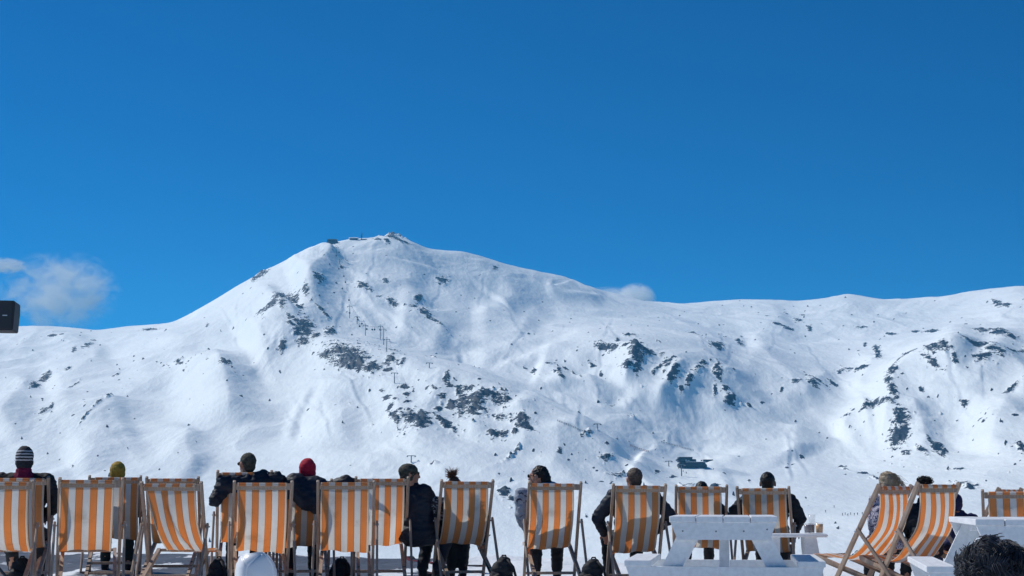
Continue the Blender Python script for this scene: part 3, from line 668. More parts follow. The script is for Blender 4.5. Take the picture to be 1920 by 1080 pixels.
# ---------------------------------------------------------------- deck chairs
TOPZ = 1.08
def v3(x, yz): return (x, yz[0], yz[1])
A_T, A_B = (-0.12, TOPZ), (0.52, 0.012)
B_F, B_R = (0.64, 0.425), (-0.60, 0.02)
def lerp(a, b, f): return (a[0] + (b[0] - a[0]) * f, a[1] + (b[1] - a[1]) * f)
A_at = lambda z: lerp(A_B, A_T, (z - A_B[1]) / (A_T[1] - A_B[1]))
C_T = A_at(0.66); C_B = (-0.40, 0.05)
def rail_bm(x, p, q, w=0.030, d=0.046, round_end=True):
    bm = bmesh.new(); add_bar(bm, v3(x, p), v3(x, q), w, d, bevel=0.006)
    return bm
def notched_bm(x):
    # seat rail: profile in the y,z plane with three notches cut into the top near the rear foot
    dy, dz = B_F[0] - B_R[0], B_F[1] - B_R[1]; L = math.hypot(dy, dz); ty, tz = dy / L, dz / L; ny, nz = -tz, ty
    P = lambda s, h: (B_R[0] + ty * s + ny * h, B_R[1] + tz * s + nz * h)
    pr = [P(0, -0.022), P(L, -0.022), P(L + 0.012, 0), P(L, 0.022), P(0.56, 0.022)]
    for s in (0.46, 0.34, 0.22, 0.10):
        pr += [P(s + 0.03, 0.024), P(s + 0.022, -0.002), P(s - 0.012, -0.002), P(s - 0.012, 0.024)]
    pr += [P(0, 0.024)]
    bm = bmesh.new(); add_prism(bm, pr, x - 0.016, x + 0.016)
    bmesh.ops.triangulate(bm, faces=[f for f in bm.faces if len(f.verts) > 4])
    return bm
def make_frame():
    r = empty('deck_chair')
    for s in (-1, 1):
        obj('back_rail', rail_bm(s * 0.272, A_T, A_B), M['wood'], r)
    for s in (-1, 1):
        obj('seat_rail', notched_bm(s * 0.235), M['wood'], r)
    for s in (-1, 1):
        obj('prop_leg', rail_bm(s * 0.306, (C_T[0] - 0.012, C_T[1] + 0.03), C_B, 0.024, 0.036), M['wood'], r)
        bm = bmesh.new(); add_tube(bm, [v3(s * 0.284, C_T), v3(s * 0.326, C_T)], 0.008, 8); obj('bolt', bm, M['chrome'], r)
    t0 = A_at(TOPZ - 0.052)
    bm = bmesh.new(); add_bar(bm, v3(-0.256, (t0[0] - 0.004, t0[1])), v3(0.256, (t0[0] - 0.004, t0[1])), 0.020, 0.062, side=Vector((0, 1, 0)), bevel=0.004); obj('top_rail', bm, M['wood'], r)
    f0 = A_at(0.115)
    bm = bmesh.new(); add_bar(bm, v3(-0.256, f0), v3(0.256, f0), 0.030, 0.030, side=Vector((0, 1, 0)), bevel=0.004); obj('stretcher', bm, M['wood'], r)
    bm = bmesh.new(); add_bar(bm, v3(-0.218, B_F), v3(0.218, B_F), 0.03, 0.03, side=Vector((0, 1, 0)), bevel=0.004); obj('front_rail', bm, M['wood'], r)
    bm = bmesh.new(); add_tube(bm, [v3(-0.294, C_B), v3(0.294, C_B)], 0.014, 8); obj('prop_bar', bm, M['wood'], r)
    q = lerp(B_R, B_F, 0.07)
    bm = bmesh.new(); add_bar(bm, v3(-0.218, (q[0], q[1] - 0.004)), v3(0.218, (q[0], q[1] - 0.004)), 0.03, 0.024, side=Vector((0, 1, 0)), bevel=0.004); obj('rear_rail', bm, M['wood'], r)
    return r
def bez(pts, n):
    """Catmull-Rom through (y,z) points"""
    P = [pts[0]] + list(pts) + [pts[-1]]; out = []
    for i in range(1, len(P) - 2):
        for k in range(n):
            f = k / n; a, b_, c_, d_ = P[i - 1], P[i], P[i + 1], P[i + 2]
            out.append(tuple(0.5 * ((2 * b_[j]) + (-a[j] + c_[j]) * f + (2 * a[j] - 5 * b_[j] + 4 * c_[j] - d_[j]) * f * f + (-a[j] + 3 * b_[j] - 3 * c_[j] + d_[j]) * f ** 3) for j in (0, 1)))
    out.append(P[-2]); return out
def make_canvas(root, width=0.47, off=0.0, seat_off=None, low=0.385, belly=0.0, fold=0.0, seed=0, narrow=0.0, bunch=0.0):
    """one sheet: wrapped over the top rail, hanging in a sag, up to the front rail"""
    seat_off = off if seat_off is None else seat_off
    zt = TOPZ - 0.018; yt = A_at(zt)[0]
    wrap = [(yt - 0.022, zt - 0.030), (yt - 0.022, zt - 0.012), (yt - 0.012, zt + 0.003), (yt + 0.002, zt + 0.003), (yt + 0.016, zt - 0.012)]
    sag = [(yt + 0.016, zt - 0.012), (yt + 0.020 - belly * .3, 0.86), (yt + 0.075 - belly, 0.68), (0.10 - belly, 0.53), (0.20 - belly * .6, low + 0.045), (0.30, low), (0.42, low + 0.002), (0.55, 0.425), (0.66, 0.445), (0.668, 0.425), (0.655, 0.405)]
    prof = wrap[:-1] + bez(sag, 7)
    L = [0.0]
    for a, c_ in zip(prof, prof[1:]): L.append(L[-1] + math.hypot(a[0] - c_[0], a[1] - c_[1]))
    n = 28; bm = bmesh.new(); uvl = bm.loops.layers.uv.new('UVMap'); g = []
    rnd = random.Random(seed); ph = rnd.uniform(0, 6)
    for i, (y, z) in enumerate(prof):
        f = L[i] / L[-1]; hang = math.sin(math.pi * min(1, max(0, (f - 0.06) / 0.94))) 
        row = []
        for k in range(n + 1):
            u = k / n; x = (u - 0.5) * width * (1 - narrow * hang - bunch * hang * (1 if u < .5 else 1)) + off + (seat_off - off) * max(0.0, min(1.0, f * 1.5))
            zz = z; yy = y
            if hang > 0.02:
                yy += hang * (0.012 * math.sin(9 * u + ph) * math.sin(5 * f + ph) - 0.022 * (1 - (2 * u - 1) ** 2))
                zz += hang * (0.018 * math.sin(3.1 * u + ph * 2) * f * 1.3 + 0.008 * math.sin(14 * u + ph))
                if fold:
                    d = (u - (0.30 + 0.55 * f)) / 0.05
                    yy -= fold * math.exp(-d * d) * hang; x += fold * 0.35 * math.tanh(-d) * math.exp(-d * d * .3) * hang
            row.append((bm.verts.new((x, yy, zz)), u, f))
        g.append(row)
    for a, c_ in zip(g, g[1:]):
        for k in range(n):
            q = (a[k], a[k + 1], c_[k + 1], c_[k]); f_ = bm.faces.new([w[0] for w in q])
            for lp, w in zip(f_.loops, q): lp[uvl].uv = (w[1], w[2])
    o = obj('canvas', bm, M['canvas'], root, True)
    sm = o.modifiers.new('solid', 'SOLIDIFY'); sm.thickness = 0.0016
    return o
frame0 = make_frame(); first = [True]
CH = {}
def deck_chair(key, px, s, label, yaw=0.0, rise=None, zscale=1.0, dx=0.0, **kw):
    """px: picture column of the middle of the back, s: picture pixels per metre there"""
    Y = F / s; x = (px - 960) / s
    z = ground_z(x, Y) if rise is None else rise
    if first[0]: r = frame0; first[0] = False
    else:
        r = frame0.copy(); COL.objects.link(r)
        for ch in list(frame0.children):
            if not ch.name.startswith('canvas'):
                q = ch.copy(); COL.objects.link(q); q.parent = r
    r.location = (x, Y, z); r.rotation_euler = (0, 0, math.radians(yaw)); r.scale = (1, 1, zscale)
    tag(r, label, 'deck chair', 'orange and white striped deck chairs')
    make_canvas(r, seed=hash_(key), **kw)
    CH[key] = (x, Y, z, yaw); return r
def hash_(k): return sum(ord(c) * (i + 3) for i, c in enumerate(k))
CHAIRS = [
 ('a', 14, 204, 'striped deck chair cut by the left edge, nearer than the striped beanie', dict(yaw=12, low=0.44, zscale=0.981)),
 ('b', 47, 186, 'striped deck chair holding the person in the black and white striped beanie', dict(yaw=12)),
 ('c', 178, 205, 'empty striped deck chair left in front of the mustard beanie', dict(yaw=15.5, off=-0.035, low=0.43, zscale=1.009)),
 ('d', 223, 168, 'striped deck chair holding the person in the mustard beanie', dict(yaw=12, off=0.02)),
 ('e', 331, 200, 'empty deck chair with a slack twisted canvas and a diagonal fold', dict(yaw=2.5, off=-0.02, seat_off=0.10, low=0.43, fold=0.055, narrow=0.18, zscale=0.981)),
 ('f', 331, 172, 'deck chair almost hidden behind the one with the twisted canvas', dict(yaw=6)),
 ('g', 463, 180, 'tall set deck chair under the bald man with sunglasses and outspread arms', dict(yaw=9.5, zscale=1.074)),
 ('h', 497, 193, 'empty deck chair right behind the white plastic hood', dict(yaw=12, off=-0.01, low=0.40, seat_off=0.0, zscale=0.991)),
 ('i', 575, 178, 'striped deck chair holding the person in the red beanie', dict(yaw=9)),
 ('j', 652, 190, 'empty deck chair with smooth canvas, right of the red beanie', dict(yaw=6, off=-0.01, low=0.40)),
 ('k', 718, 177, 'deck chair beside the man in grey beanie and sunglasses who looks right', dict(yaw=7, off=0.0, low=0.40, zscale=1.028)),
 ('l', 874, 176, 'deck chair tilted a little, with a messy hair bun above its top rail', dict(yaw=11, off=-0.01, low=0.41, zscale=1.009)),
 ('m', 1038, 176, 'deck chair of the dark haired woman in the pale jacket', dict(yaw=5, off=-0.035, low=0.39)),
 ('n', 1194, 178, 'deck chair with the grey haired man seated in it', dict(yaw=4, off=-0.02, low=0.365, zscale=0.991)),
 ('o', 1311, 171, 'deck chair behind the left half of the white picnic table', dict(yaw=-4, off=-0.02, zscale=0.981)),
 ('p', 1428, 174, 'deck chair of the short haired man, right behind the picnic table', dict(yaw=-15, off=0.01, low=0.37, zscale=0.977)),
 ('s', 1888, 190, 'deck chair behind the right hand picnic table, cut by the frame', dict(yaw=-17, off=0.01, zscale=0.991)),
]
for key, px, s, lab, kw in CHAIRS: deck_chair(key, px, s, lab, **kw)
deck_chair('q', 1653, 197, 'empty deck chair turned left, seen from its side, in front of the blonde woman', yaw=43, low=0.40, zscale=1.03)
deck_chair('r', 1735, 203, 'deck chair turned left with the dark curly bun above it', yaw=33, low=0.39, zscale=1.055)
deck_chair('t', 1866, 181, 'turned deck chair mostly hidden behind the right hand picnic table', yaw=48, low=0.40)

# ---------------------------------------------------------------- people
def bake_union(name, parts, mat, parent, voxel=0.012, wrinkle=0.0, wl=0.09, seed=1, smooth=2):
    """parts: ('c', p0, r0, p1, r1) tapered limbs and ('e', c, (rx,ry,rz), R) rounds, fused into ONE skin"""
    bm = bmesh.new()
    for p in parts:
        if p[0] == 'c':
            p0, r0, p1, r1 = Vector(p[1]), p[2], Vector(p[3]), p[4]
            d = p1 - p0; L = max(d.length, 1e-4); n = 5; t_ = d / L
            pts, rad = [], []
            for k in range(5): a = math.pi / 2 * (1 - k / 4.0) * 0.96; pts.append(p0 - t_ * r0 * math.sin(a)); rad.append(r0 * math.cos(a))
            for k in range(1, n): pts.append(p0 + d * k / n); rad.append(r0 + (r1 - r0) * k / n)
            for k in range(5): a = math.pi / 2 * (k / 4.0) * 0.96; pts.append(p1 + t_ * r1 * math.sin(a)); rad.append(r1 * math.cos(a))
            add_tube(bm, pts, rad, 14)
        else:
            add_ellipsoid(bm, p[1], p[2], p[3] if len(p) > 3 else None, 18, 12)
    bmesh.ops.recalc_face_normals(bm, faces=bm.faces)
    me = bpy.data.meshes.new(name); bm.to_mesh(me); bm.free()
    o = bpy.data.objects.new(name, me); COL.objects.link(o)
    r = o.modifiers.new('r', 'REMESH'); r.mode = 'VOXEL'; r.voxel_size = voxel
    if smooth: s_ = o.modifiers.new('s', 'SMOOTH'); s_.iterations = smooth; s_.factor = 0.6
    dg = bpy.context.evaluated_depsgraph_get()
    me2 = bpy.data.meshes.new_from_object(o.evaluated_get(dg)); o.modifiers.clear(); o.data = me2; bpy.data.meshes.remove(me)
    me2.name = name
    n = len(me2.vertices); co = np.empty(n * 3, np.float32); me2.vertices.foreach_get('co', co); co = co.reshape(-1, 3)
    if wrinkle:
        no = np.empty(n * 3, np.float32); me2.vertices.foreach_get('normal', no); no = no.reshape(-1, 3)
        h = pn(co[:, 0] / wl + co[:, 1] * 3, co[:, 2] / (wl * 0.55), seed) + 0.5 * pn(co[:, 0] / wl * 2.1 - co[:, 1] * 7, co[:, 2] / (wl * 0.25), seed + 1)
        co = co + no * (wrinkle * h)[:, None]; me2.vertices.foreach_set('co', co.astype(np.float32).reshape(-1))
    me2.polygons.foreach_set('use_smooth', [True] * len(me2.polygons))
    me2.materials.clear(); me2.materials.append(mat)
    me2.update(); o.parent = parent
    return o
def rot(v, yaw, pitch=0.0):
    v = Vector(v)
    v = Matrix.Rotation(pitch, 3, 'X') @ v
    return Matrix.Rotation(yaw, 3, 'Z') @ v
def head_parts(H, yaw, pitch, k=1.0):
    """skull, jaw, nose, brow, ears, lips; the face looks along +Y turned by yaw"""
    R = Matrix.Rotation(yaw, 3, 'Z') @ Matrix.Rotation(pitch, 3, 'X')
    P = lambda x, y, z: H + R @ Vector((x, y, z)) * k
    s = []
    s.append(('e', P(0, -0.012, 0.022), (0.076 * k, 0.095 * k, 0.094 * k), R))
    s.append(('e', P(0, 0.022, -0.03), (0.062 * k, 0.068 * k, 0.078 * k), R))
    s.append(('e', P(0, 0.060, -0.085), (0.030 * k, 0.026 * k, 0.024 * k), R))
    s.append(('c', P(0, 0.088, 0.012), 0.009 * k, P(0, 0.108, -0.028), 0.013 * k))
    s.append(('c', P(-0.032, 0.078, 0.026), 0.012 * k, P(0.032, 0.078, 0.026), 0.012 * k))
    s.append(('c', P(-0.018, 0.088, -0.053), 0.0075 * k, P(0.018, 0.088, -0.053), 0.0075 * k))
    s.append(('c', P(-0.016, 0.086, -0.064), 0.007 * k, P(0.016, 0.086, -0.064), 0.007 * k))
    for sd in (-1, 1):
        s.append(('e', P(sd * 0.080, -0.004, -0.006), (0.010 * k, 0.020 * k, 0.032 * k), R))
        s.append(('e', P(sd * 0.030, 0.075, 0.006), (0.012 * k, 0.010 * k, 0.009 * k), R))
    return s, P, R
def hand_parts(W, d, n, sd, k=1.0):
    """palm, five curled fingers; W wrist, d pointing direction, n palm normal, sd thumb side"""
    d = Vector(d).normalized(); n = Vector(n).normalized(); n = (n - d * n.dot(d)).normalized(); x = d.cross(n) * sd
    s = []
    for q in (-0.028, -0.010, 0.010, 0.028): s.append(('c', W + d * 0.01 + x * q * .7, 0.016 * k, W + d * 0.082 + x * q, 0.012 * k))
    for q, L in zip((-0.030, -0.010, 0.010, 0.030), (0.030, 0.036, 0.038, 0.034)):
        a = W + d * 0.088 + x * q; b_ = a + (d * 0.9 + n * 0.35) * L; c_ = b_ + (d * 0.5 + n * 0.85) * L * 0.8
        s.append(('c', a, 0.0095 * k, b_, 0.0085 * k)); s.append(('c', b_, 0.0085 * k, c_, 0.007 * k))
    a = W + d * 0.03 + x * 0.034; b_ = a + (d * 0.6 + x * 0.7 + n * 0.3) * 0.035; c_ = b_ + (d * 0.9 + n * 0.4) * 0.028
    s.append(('c', a, 0.013 * k, b_, 0.0105 * k)); s.append(('c', b_, 0.0105 * k, c_, 0.0085 * k))
    return s
def glasses(parent, P, R, k=1.0):
    g = bmesh.new()
    for sd in (-1, 1):
        add_ellipsoid(g, P(sd * 0.033, 0.098, 0.010), (0.027 * k, 0.006 * k, 0.020 * k), R, 12, 8)
        add_tube(g, [P(sd * 0.058, 0.092, 0.014), P(sd * 0.084, 0.05, 0.014), P(sd * 0.088, 0.0, 0.008)], 0.0035 * k, 6)
    add_tube(g, [P(-0.012, 0.102, 0.014), P(0.012, 0.102, 0.014)], 0.003 * k, 6)
    obj('sunglasses', g, M['lens'], parent, True)
def strands(name, mat, parent, P, n, f, rad=0.0028, seed=1):
    """many tapered locks in one mesh; f(rnd) -> list of head-local points"""
    rnd = random.Random(seed); bm = bmesh.new()
    for _ in range(n):
        pts = [P(*q) for q in f(rnd)]
        add_tube(bm, pts, [rad * (1 - 0.75 * i / (len(pts) - 1)) for i in range(len(pts))], 4)
    return obj(name, bm, mat, parent, True)
def person(label, root, yaw_root, H, yaw=0.0, pitch=0.0, k=1.0, skin='skin', top='navy', legs='black', hips=(0, 0.33, 0.54),
           elbows=None, hands=None, knees=None, feet=None, bulk=1.0, hat=None, hair=None, shades=False, collar=None, boots='black', hide_legs=False, sh_w=0.19, extra_top=(), group=None, wrinkle=0.010, sh_drop=0.0):
    r = empty('person', root, yaw_root, label, 'person', group)
    H = Vector(H); hips = Vector(hips)
    neck = H + rot((0, 0.015, -0.10), 0) * k
    d = (hips - neck)
    chest = neck + d * 0.42 + Vector((0, 0.035, 0)); belly = neck + d * 0.75 + Vector((0, 0.03, 0))
    shc = neck + Vector((0, 0.03, -0.075 - sh_drop)) * k
    sh = [shc + Vector((s * sh_w * k, 0, -0.01)) for s in (-1, 1)]
    el = [Vector(e) for e in (elbows or [(s * 0.29 * k, shc.y + 0.14, shc.z - 0.26 * k) for s in (-1, 1)])]
    ha = [Vector(h_) for h_ in (hands or [(s * 0.13, hips.y + 0.26, hips.z + 0.12) for s in (-1, 1)])]
    kn = [Vector(q) for q in (knees or [(s * 0.12, hips.y + 0.44, hips.z + 0.06) for s in (-1, 1)])]
    ft = [Vector(q) for q in (feet or [(s * 0.13, hips.y + 0.60, 0.07) for s in (-1, 1)])]
    hp, P, R = head_parts(H, yaw, pitch, k)
    body = list(hp)
    body += [('c', H + Vector((0, -0.015, -0.06)) * k, 0.055 * k, shc, 0.062 * k), ('c', sh[0], 0.055 * k, sh[1], 0.055 * k),
             ('e', chest, (0.15 * k, 0.10 * k, 0.17 * k)), ('c', chest, 0.11 * k, belly, 0.105 * k), ('e', hips, (0.15 * k, 0.11 * k, 0.11 * k))]
    for i in (0, 1):
        dr = (ha[i] - el[i]).normalized()
        body += [('c', sh[i], 0.050 * k, el[i], 0.038 * k), ('c', el[i], 0.038 * k, ha[i], 0.026 * k)]
        body += hand_parts(ha[i], dr, (0, 0, -1) if abs(dr.z) < 0.9 else (0, 1, 0), 1 if i == 0 else -1, k)
        hj = hips + Vector(((-1, 1)[i] * 0.085 * k, 0.03, -0.02))
        body += [('c', hj, 0.078 * k, kn[i], 0.052 * k), ('c', kn[i], 0.052 * k, ft[i], 0.036 * k), ('c', ft[i], 0.036 * k, ft[i] + Vector((0, 0.15, -0.02)), 0.030 * k)]
    bake_union('body', body, M[skin], r, 0.0085, 0, smooth=1)
    # jacket with hood, sleeves and folds
    B = bulk * k
    jk = [('c', sh[0] + Vector((0.02, 0, -.01)), 0.078 * B, sh[1] + Vector((-0.02, 0, -.01)), 0.078 * B), ('e', chest, (0.205 * B, 0.135 * B, 0.20 * B)), ('e', belly, (0.185 * B, 0.145 * B, 0.18 * B)), ('e', hips + Vector((0, 0, .03)), (0.18 * B, 0.145 * B, 0.11 * B))]
    jk += [('c', shc + Vector((0, -0.005, 0.0)), 0.098 * k, shc + Vector((0, 0.0, 0.055 * k)), 0.078 * k)]
    for i in (0, 1):
        cuff = ha[i] + (el[i] - ha[i]).normalized() * 0.02
        jk += [('c', sh[i], 0.077 * B, el[i], 0.062 * B), ('c', el[i], 0.062 * B, cuff, 0.044 * B)]
    jk += list(extra_top)
    bake_union('jacket', jk, M[top], r, 0.012, wrinkle, 0.085, seed=hash_(label) % 40, smooth=2)
    tr_ = [('e', hips + Vector((0, 0.02, -0.01)), (0.165 * k, 0.125 * k, 0.115 * k))]
    for i in (0, 1):
        hj = hips + Vector(((-1, 1)[i] * 0.085 * k, 0.03, -0.02)); an = ft[i] + Vector((0, 0, 0.07))
        tr_ += [('c', hj, 0.098 * k, kn[i], 0.078 * k), ('c', kn[i], 0.078 * k, an, 0.062 * k)]
    bake_union('trousers', tr_, M[legs], r, 0.014, 0.007, 0.07, seed=hash_(label) % 33, smooth=2)
    for i in (0, 1):
        bake_union('boot', [('c', ft[i] + Vector((0, 0, 0.06)), 0.052 * k, ft[i] + Vector((0, 0, -0.02)), 0.048 * k), ('c', ft[i] + Vector((0, 0, -0.03)), 0.045 * k, ft[i] + Vector((0, 0.15, -0.032)), 0.038 * k)], M[boots], r, 0.013)
    if collar:
        bake_union('scarf', [('c', H + Vector((0, -0.02, -0.10)) * k, 0.082 * k, H + Vector((0, -0.015, -0.13)) * k, 0.10 * k)], M[collar], r, 0.010, 0.006, 0.03)
    if hat:
        mat, hgt = hat
        hb = [('e', P(0, -0.014, 0.040 + hgt * 0.3), (0.090 * k, 0.108 * k, (0.092 + hgt * 0.75) * k), R)]
        o = bake_union('beanie', hb + [('c', P(0, -0.016, 0.03), 0.089 * k, P(0, -0.02, -0.015), 0.086 * k)], M[mat], r, 0.008, 0.003, 0.05)
    if hair == 'short_grey' or hair == 'short_black' or hair == 'stubble':
        mt = {'short_grey': 'hair_grey', 'short_black': 'hair_black', 'stubble': 'grey_knit'}[hair]
        hh = [('e', P(0, -0.020, 0.034), (0.081 * k, 0.097 * k, 0.091 * k), R), ('e', P(0, -0.052, -0.022), (0.064 * k, 0.052 * k, 0.062 * k), R)]
        bake_union('hair', hh, M[mt], r, 0.008, 0.004, 0.02)
    if shades: glasses(r, P, R, k)
    return r, P, R, H
def local(root, yaw, w):
    v = Vector(w) - Vector(root); return Matrix.Rotation(-yaw, 3, 'Z') @ v
def seat(key, px, py_top, dyl=0.07, hat=0.0, k=1.0, yaw_root=None):
    """root on the ground under the chair and a head centre whose crown shows at (px, py_top)"""
    x, Y, z, yw = CH[key]; yr = math.radians(yw if yaw_root is None else yaw_root)
    root = Vector((x, Y, z)); Yh = Y + dyl
    top = at(px, py_top, Yh); s = F / Yh
    c = Vector((top.x, Yh, top.z - (0.116 + hat) * k))
    return root, yr, local(root, yr, c)
PI = math.pi
# 1 striped beanie
ro, yr, H = seat('b', 47, 841, hat=0.018)
person('person in a black and white striped beanie, dark jacket and magenta scarf', ro, yr, H, yaw=0.05, hat=('stripe_knit', 0.03), top='black', collar='magenta', bulk=1.12, sh_w=0.215,
       elbows=[(-0.34, 0.2, 0.80), (0.33, 0.2, 0.80)], hands=[(-0.16, 0.3, 0.62), (0.20, 0.34, 0.66)], knees=[(-0.16, 0.6, 0.50), (0.16, 0.6, 0.50)])
# 2 mustard beanie
ro, yr, H = seat('d', 221, 867, hat=0.01)
rr_, P, R, Hh = person('person in a mustard yellow beanie, only the head above the canvas', ro, yr, H, yaw=0.15, hat=('mustard', 0.012), legs='dark_green', shades=True, k=0.96)
# 3 man with outspread arms
ro, yr, H = seat('g', 464, 850, dyl=0.04)
r3 = person('man with cropped hair and sunglasses, both arms laid over the chair backs', ro, yr, H, yaw=0.55, hair='stubble', shades=True, top='navy', bulk=1.12, sh_w=0.20,
       elbows=[(-0.29, -0.10, 0.86), (0.33, -0.10, 1.09)], hands=[(-0.20, 0.16, 0.90), (0.46, 0.22, 0.95)],
       extra_top=[('c', Vector((-0.20, -0.08, H.z - 0.20)), 0.10, Vector((0.30, -0.09, H.z - 0.19)), 0.10), ('c', Vector((-0.20, -0.08, H.z - 0.215)), 0.085, Vector((-0.29, -0.12, 0.86)), 0.07), ('e', Vector((0.13, -0.06, H.z - 0.155)), (0.13, 0.11, 0.085)), ('e', Vector((0.20, -0.06, H.z - 0.13)), (0.085, 0.09, 0.075))], wrinkle=0.014)
# 4 red beanie
ro, yr, H = seat('i', 577, 863, hat=0.014)
person('person in a bright red beanie and a wide dark navy jacket', ro, yr, H, yaw=-0.1, hat=('red', 0.022), top='navy', bulk=1.15, sh_w=0.21,
       elbows=[(-0.24, 0.16, 0.80), (0.42, -0.06, 1.06)], hands=[(-0.05, 0.40, 0.66), (0.60, -0.02, 1.0)],
       extra_top=[('c', Vector((-0.18, -0.14, 1.0)), 0.09, Vector((0.13, -0.16, 0.82)), 0.10), ('c', Vector((-0.10, -0.12, 1.02)), 0.13, Vector((0.02, -0.18, 0.86)), 0.11), ('c', Vector((-0.15, -0.1, 0.98)), 0.12, Vector((0.12, -0.1, 1.0)), 0.12)])
# 5 man looking right
ro, yr, H = seat('k', 771, 869, dyl=0.30, hat=0.0)
person('man in a grey brown beanie and sunglasses turned to the right, long dark coat', (ro.x + 0.33, ro.y + 0.25, ro.z), math.radians(-35), Matrix.Rotation(math.radians(35), 3, 'Z') @ (at(768, 869, ro.y + 0.25) - Vector((ro.x + 0.33, ro.y + 0.25, ro.z)) + Vector((0, 0, -0.118))),
       yaw=-0.80, hat=('grey_knit', -0.012), shades=True, top='navy', bulk=1.18, sh_w=0.17, hips=(0, 0.0, 0.50), elbows=[(-0.20, 0.12, 0.80), (0.17, 0.26, 0.66)], hands=[(-0.06, 0.42, 0.58), (0.10, 0.46, 0.60)],
       knees=[(-0.13, 0.40, 0.46), (0.14, 0.40, 0.50)], feet=[(-0.12, 0.30, 0.09), (0.10, 0.28, 0.09)], extra_top=[('e', Vector((-0.13, -0.07, 1.0)), (0.12, 0.09, 0.08)), ('e', Vector((0.05, 0.12, 0.60)), (0.16, 0.20, 0.20))], legs='navy')
# 6 messy bun
ro, yr, H = seat('l', 851, 895, dyl=0.10, k=0.9)
r6, P, R, Hh = person('person with a messy reddish bun and a black and white patterned sleeve', ro, yr, H, yaw=0.1, k=0.9, top='pattern_bw', sh_w=0.20, elbows=[(-0.27, 0.25, 0.70), (0.25, 0.28, 0.62)], hands=[(-0.2, 0.45, 0.55), (0.26, 0.36, 0.42)],
       knees=[(-0.06, 0.5, 0.47), (0.07, 0.5, 0.47)], feet=[(-0.06, 0.58, 0.09), (0.07, 0.6, 0.09)])
def cap(mat, extra=()):
    pass
bake_union('hair', [('e', P(0, -0.02, 0.034), (0.083 * .9, 0.099 * .9, 0.090 * .9), R), ('e', P(0, -0.05, -0.03), (0.07, 0.055, 0.08), R)], M['hair_red'], r6, 0.009, 0.004, 0.03)
def bun(rnd):
    a = rnd.uniform(0, 2 * PI); c_ = rnd.uniform(-0.6, 1.0); r0 = 0.035; x, y, z = math.cos(a) * r0, math.sin(a) * r0, c_ * r0
    q = rnd.uniform(1.2, 2.3); return [(-0.03 + x * .6, -0.03 + y * .6, 0.13 + z), (-0.03 + x * 1.5, -0.03 + y * 1.3, 0.14 + z * 1.7), (-0.03 + x * q + rnd.gauss(0, .015), -0.03 + y * q, 0.14 + z * q * 1.3 + rnd.gauss(0, .012))]
strands('bun', M['hair_red'], r6, P, 260, bun, 0.004, 3)
# 7 woman in profile
ro, yr, H = seat('m', 1009, 874, dyl=0.25)
r7, P, R, Hh = person('woman with long dark hair and sunglasses looking left, pale patterned jacket', (ro.x - 0.07, ro.y + 0.22, ro.z), 0.0, local((ro.x - 0.07, ro.y + 0.22, ro.z), 0, (at(1009, 874, ro.y + 0.22) - Vector((0, 0, 0.116)))), yaw=1.15, shades=True, top='pattern_grey', bulk=1.02, sh_w=0.18,
       hips=(0.02, 0.08, 0.50), elbows=[(-0.28, 0.02, 0.70), (0.20, 0.1, 0.7)], hands=[(-0.17, 0.16, 0.50), (0.15, 0.3, 0.52)], knees=[(-0.11, 0.44, 0.46), (0.12, 0.44, 0.46)], feet=[(-0.11, 0.50, 0.09), (0.12, 0.50, 0.09)], wrinkle=0.012,
       extra_top=[('e', Vector((0.03, -0.06, H.z - 0.10)), (0.11, 0.10, 0.05))])
bake_union('hair', [('e', P(0, -0.024, 0.036), (0.083, 0.098, 0.090), R), ('e', P(0, -0.085, -0.02), (0.06, 0.06, 0.08), R), ('e', P(0, -0.12, -0.075), (0.04, 0.05, 0.05), R)], M['hair_black'], r7, 0.008, 0.005, 0.03)
# 8 grey haired man
ro, yr, H = seat('n', 1188, 878, dyl=0.08)
person('man with thin grey hair and a dark hooded jacket, elbows out on both sides', ro, yr, H, yaw=0.35, hair='short_grey', top='navy', bulk=1.12, sh_w=0.21,
       elbows=[(-0.40, 0.22, 0.72), (0.38, 0.22, 0.74)], hands=[(-0.30, 0.42, 0.55), (0.22, 0.45, 0.55)], knees=[(-0.24, 0.62, 0.5), (0.10, 0.62, 0.5)], feet=[(-0.22, 0.68, 0.09), (0.05, 0.7, 0.09)],
       extra_top=[('e', Vector((0.09, 0.02, H.z - 0.13)), (0.13, 0.10, 0.06))])
# 9 small dark head
ro, yr, H = seat('o', 1315, 903, k=0.92)
r9, P, R, Hh = person('small person with dark hair just above the canvas behind the picnic table', ro, yr, H, k=0.9, hair='short_black', elbows=[(-0.2, 0.25, 0.72), (0.27, 0.2, 0.74)])
# 10 short black hair
ro, yr, H = seat('p', 1439, 886, dyl=0.08)
person('man with short black hair and ears showing, black jacket, facing the mountain', ro, yr, H, yaw=0.0, hair='short_black', skin='skin_dark', top='black', bulk=1.1, sh_w=0.225,
       elbows=[(-0.34, 0.2, 0.80), (0.36, 0.2, 0.72)], hands=[(-0.2, 0.4, 0.6), (0.28, 0.42, 0.56)])
# people beyond the turned chairs sit on the snow rim facing the mountain
def rim_seat(px, py_top, s, k=1.0, hat=0.0):
    Y = F / s; p = at(px, py_top, Y); root = Vector((p.x, Y - 0.1, ground_z(p.x, Y)))
    return root, 0.0, Vector((0, 0.1, p.z - root.z - (0.116 + hat) * k))
LOW = dict(hips=(0.0, 0.06, 0.46), knees=[(-0.10, 0.46, 0.42), (0.10, 0.46, 0.42)], feet=[(-0.10, 0.60, 0.08), (0.10, 0.60, 0.08)], elbows=[(-0.20, 0.16, 0.74), (0.20, 0.16, 0.74)], hands=[(-0.10, 0.40, 0.58), (0.10, 0.40, 0.58)])
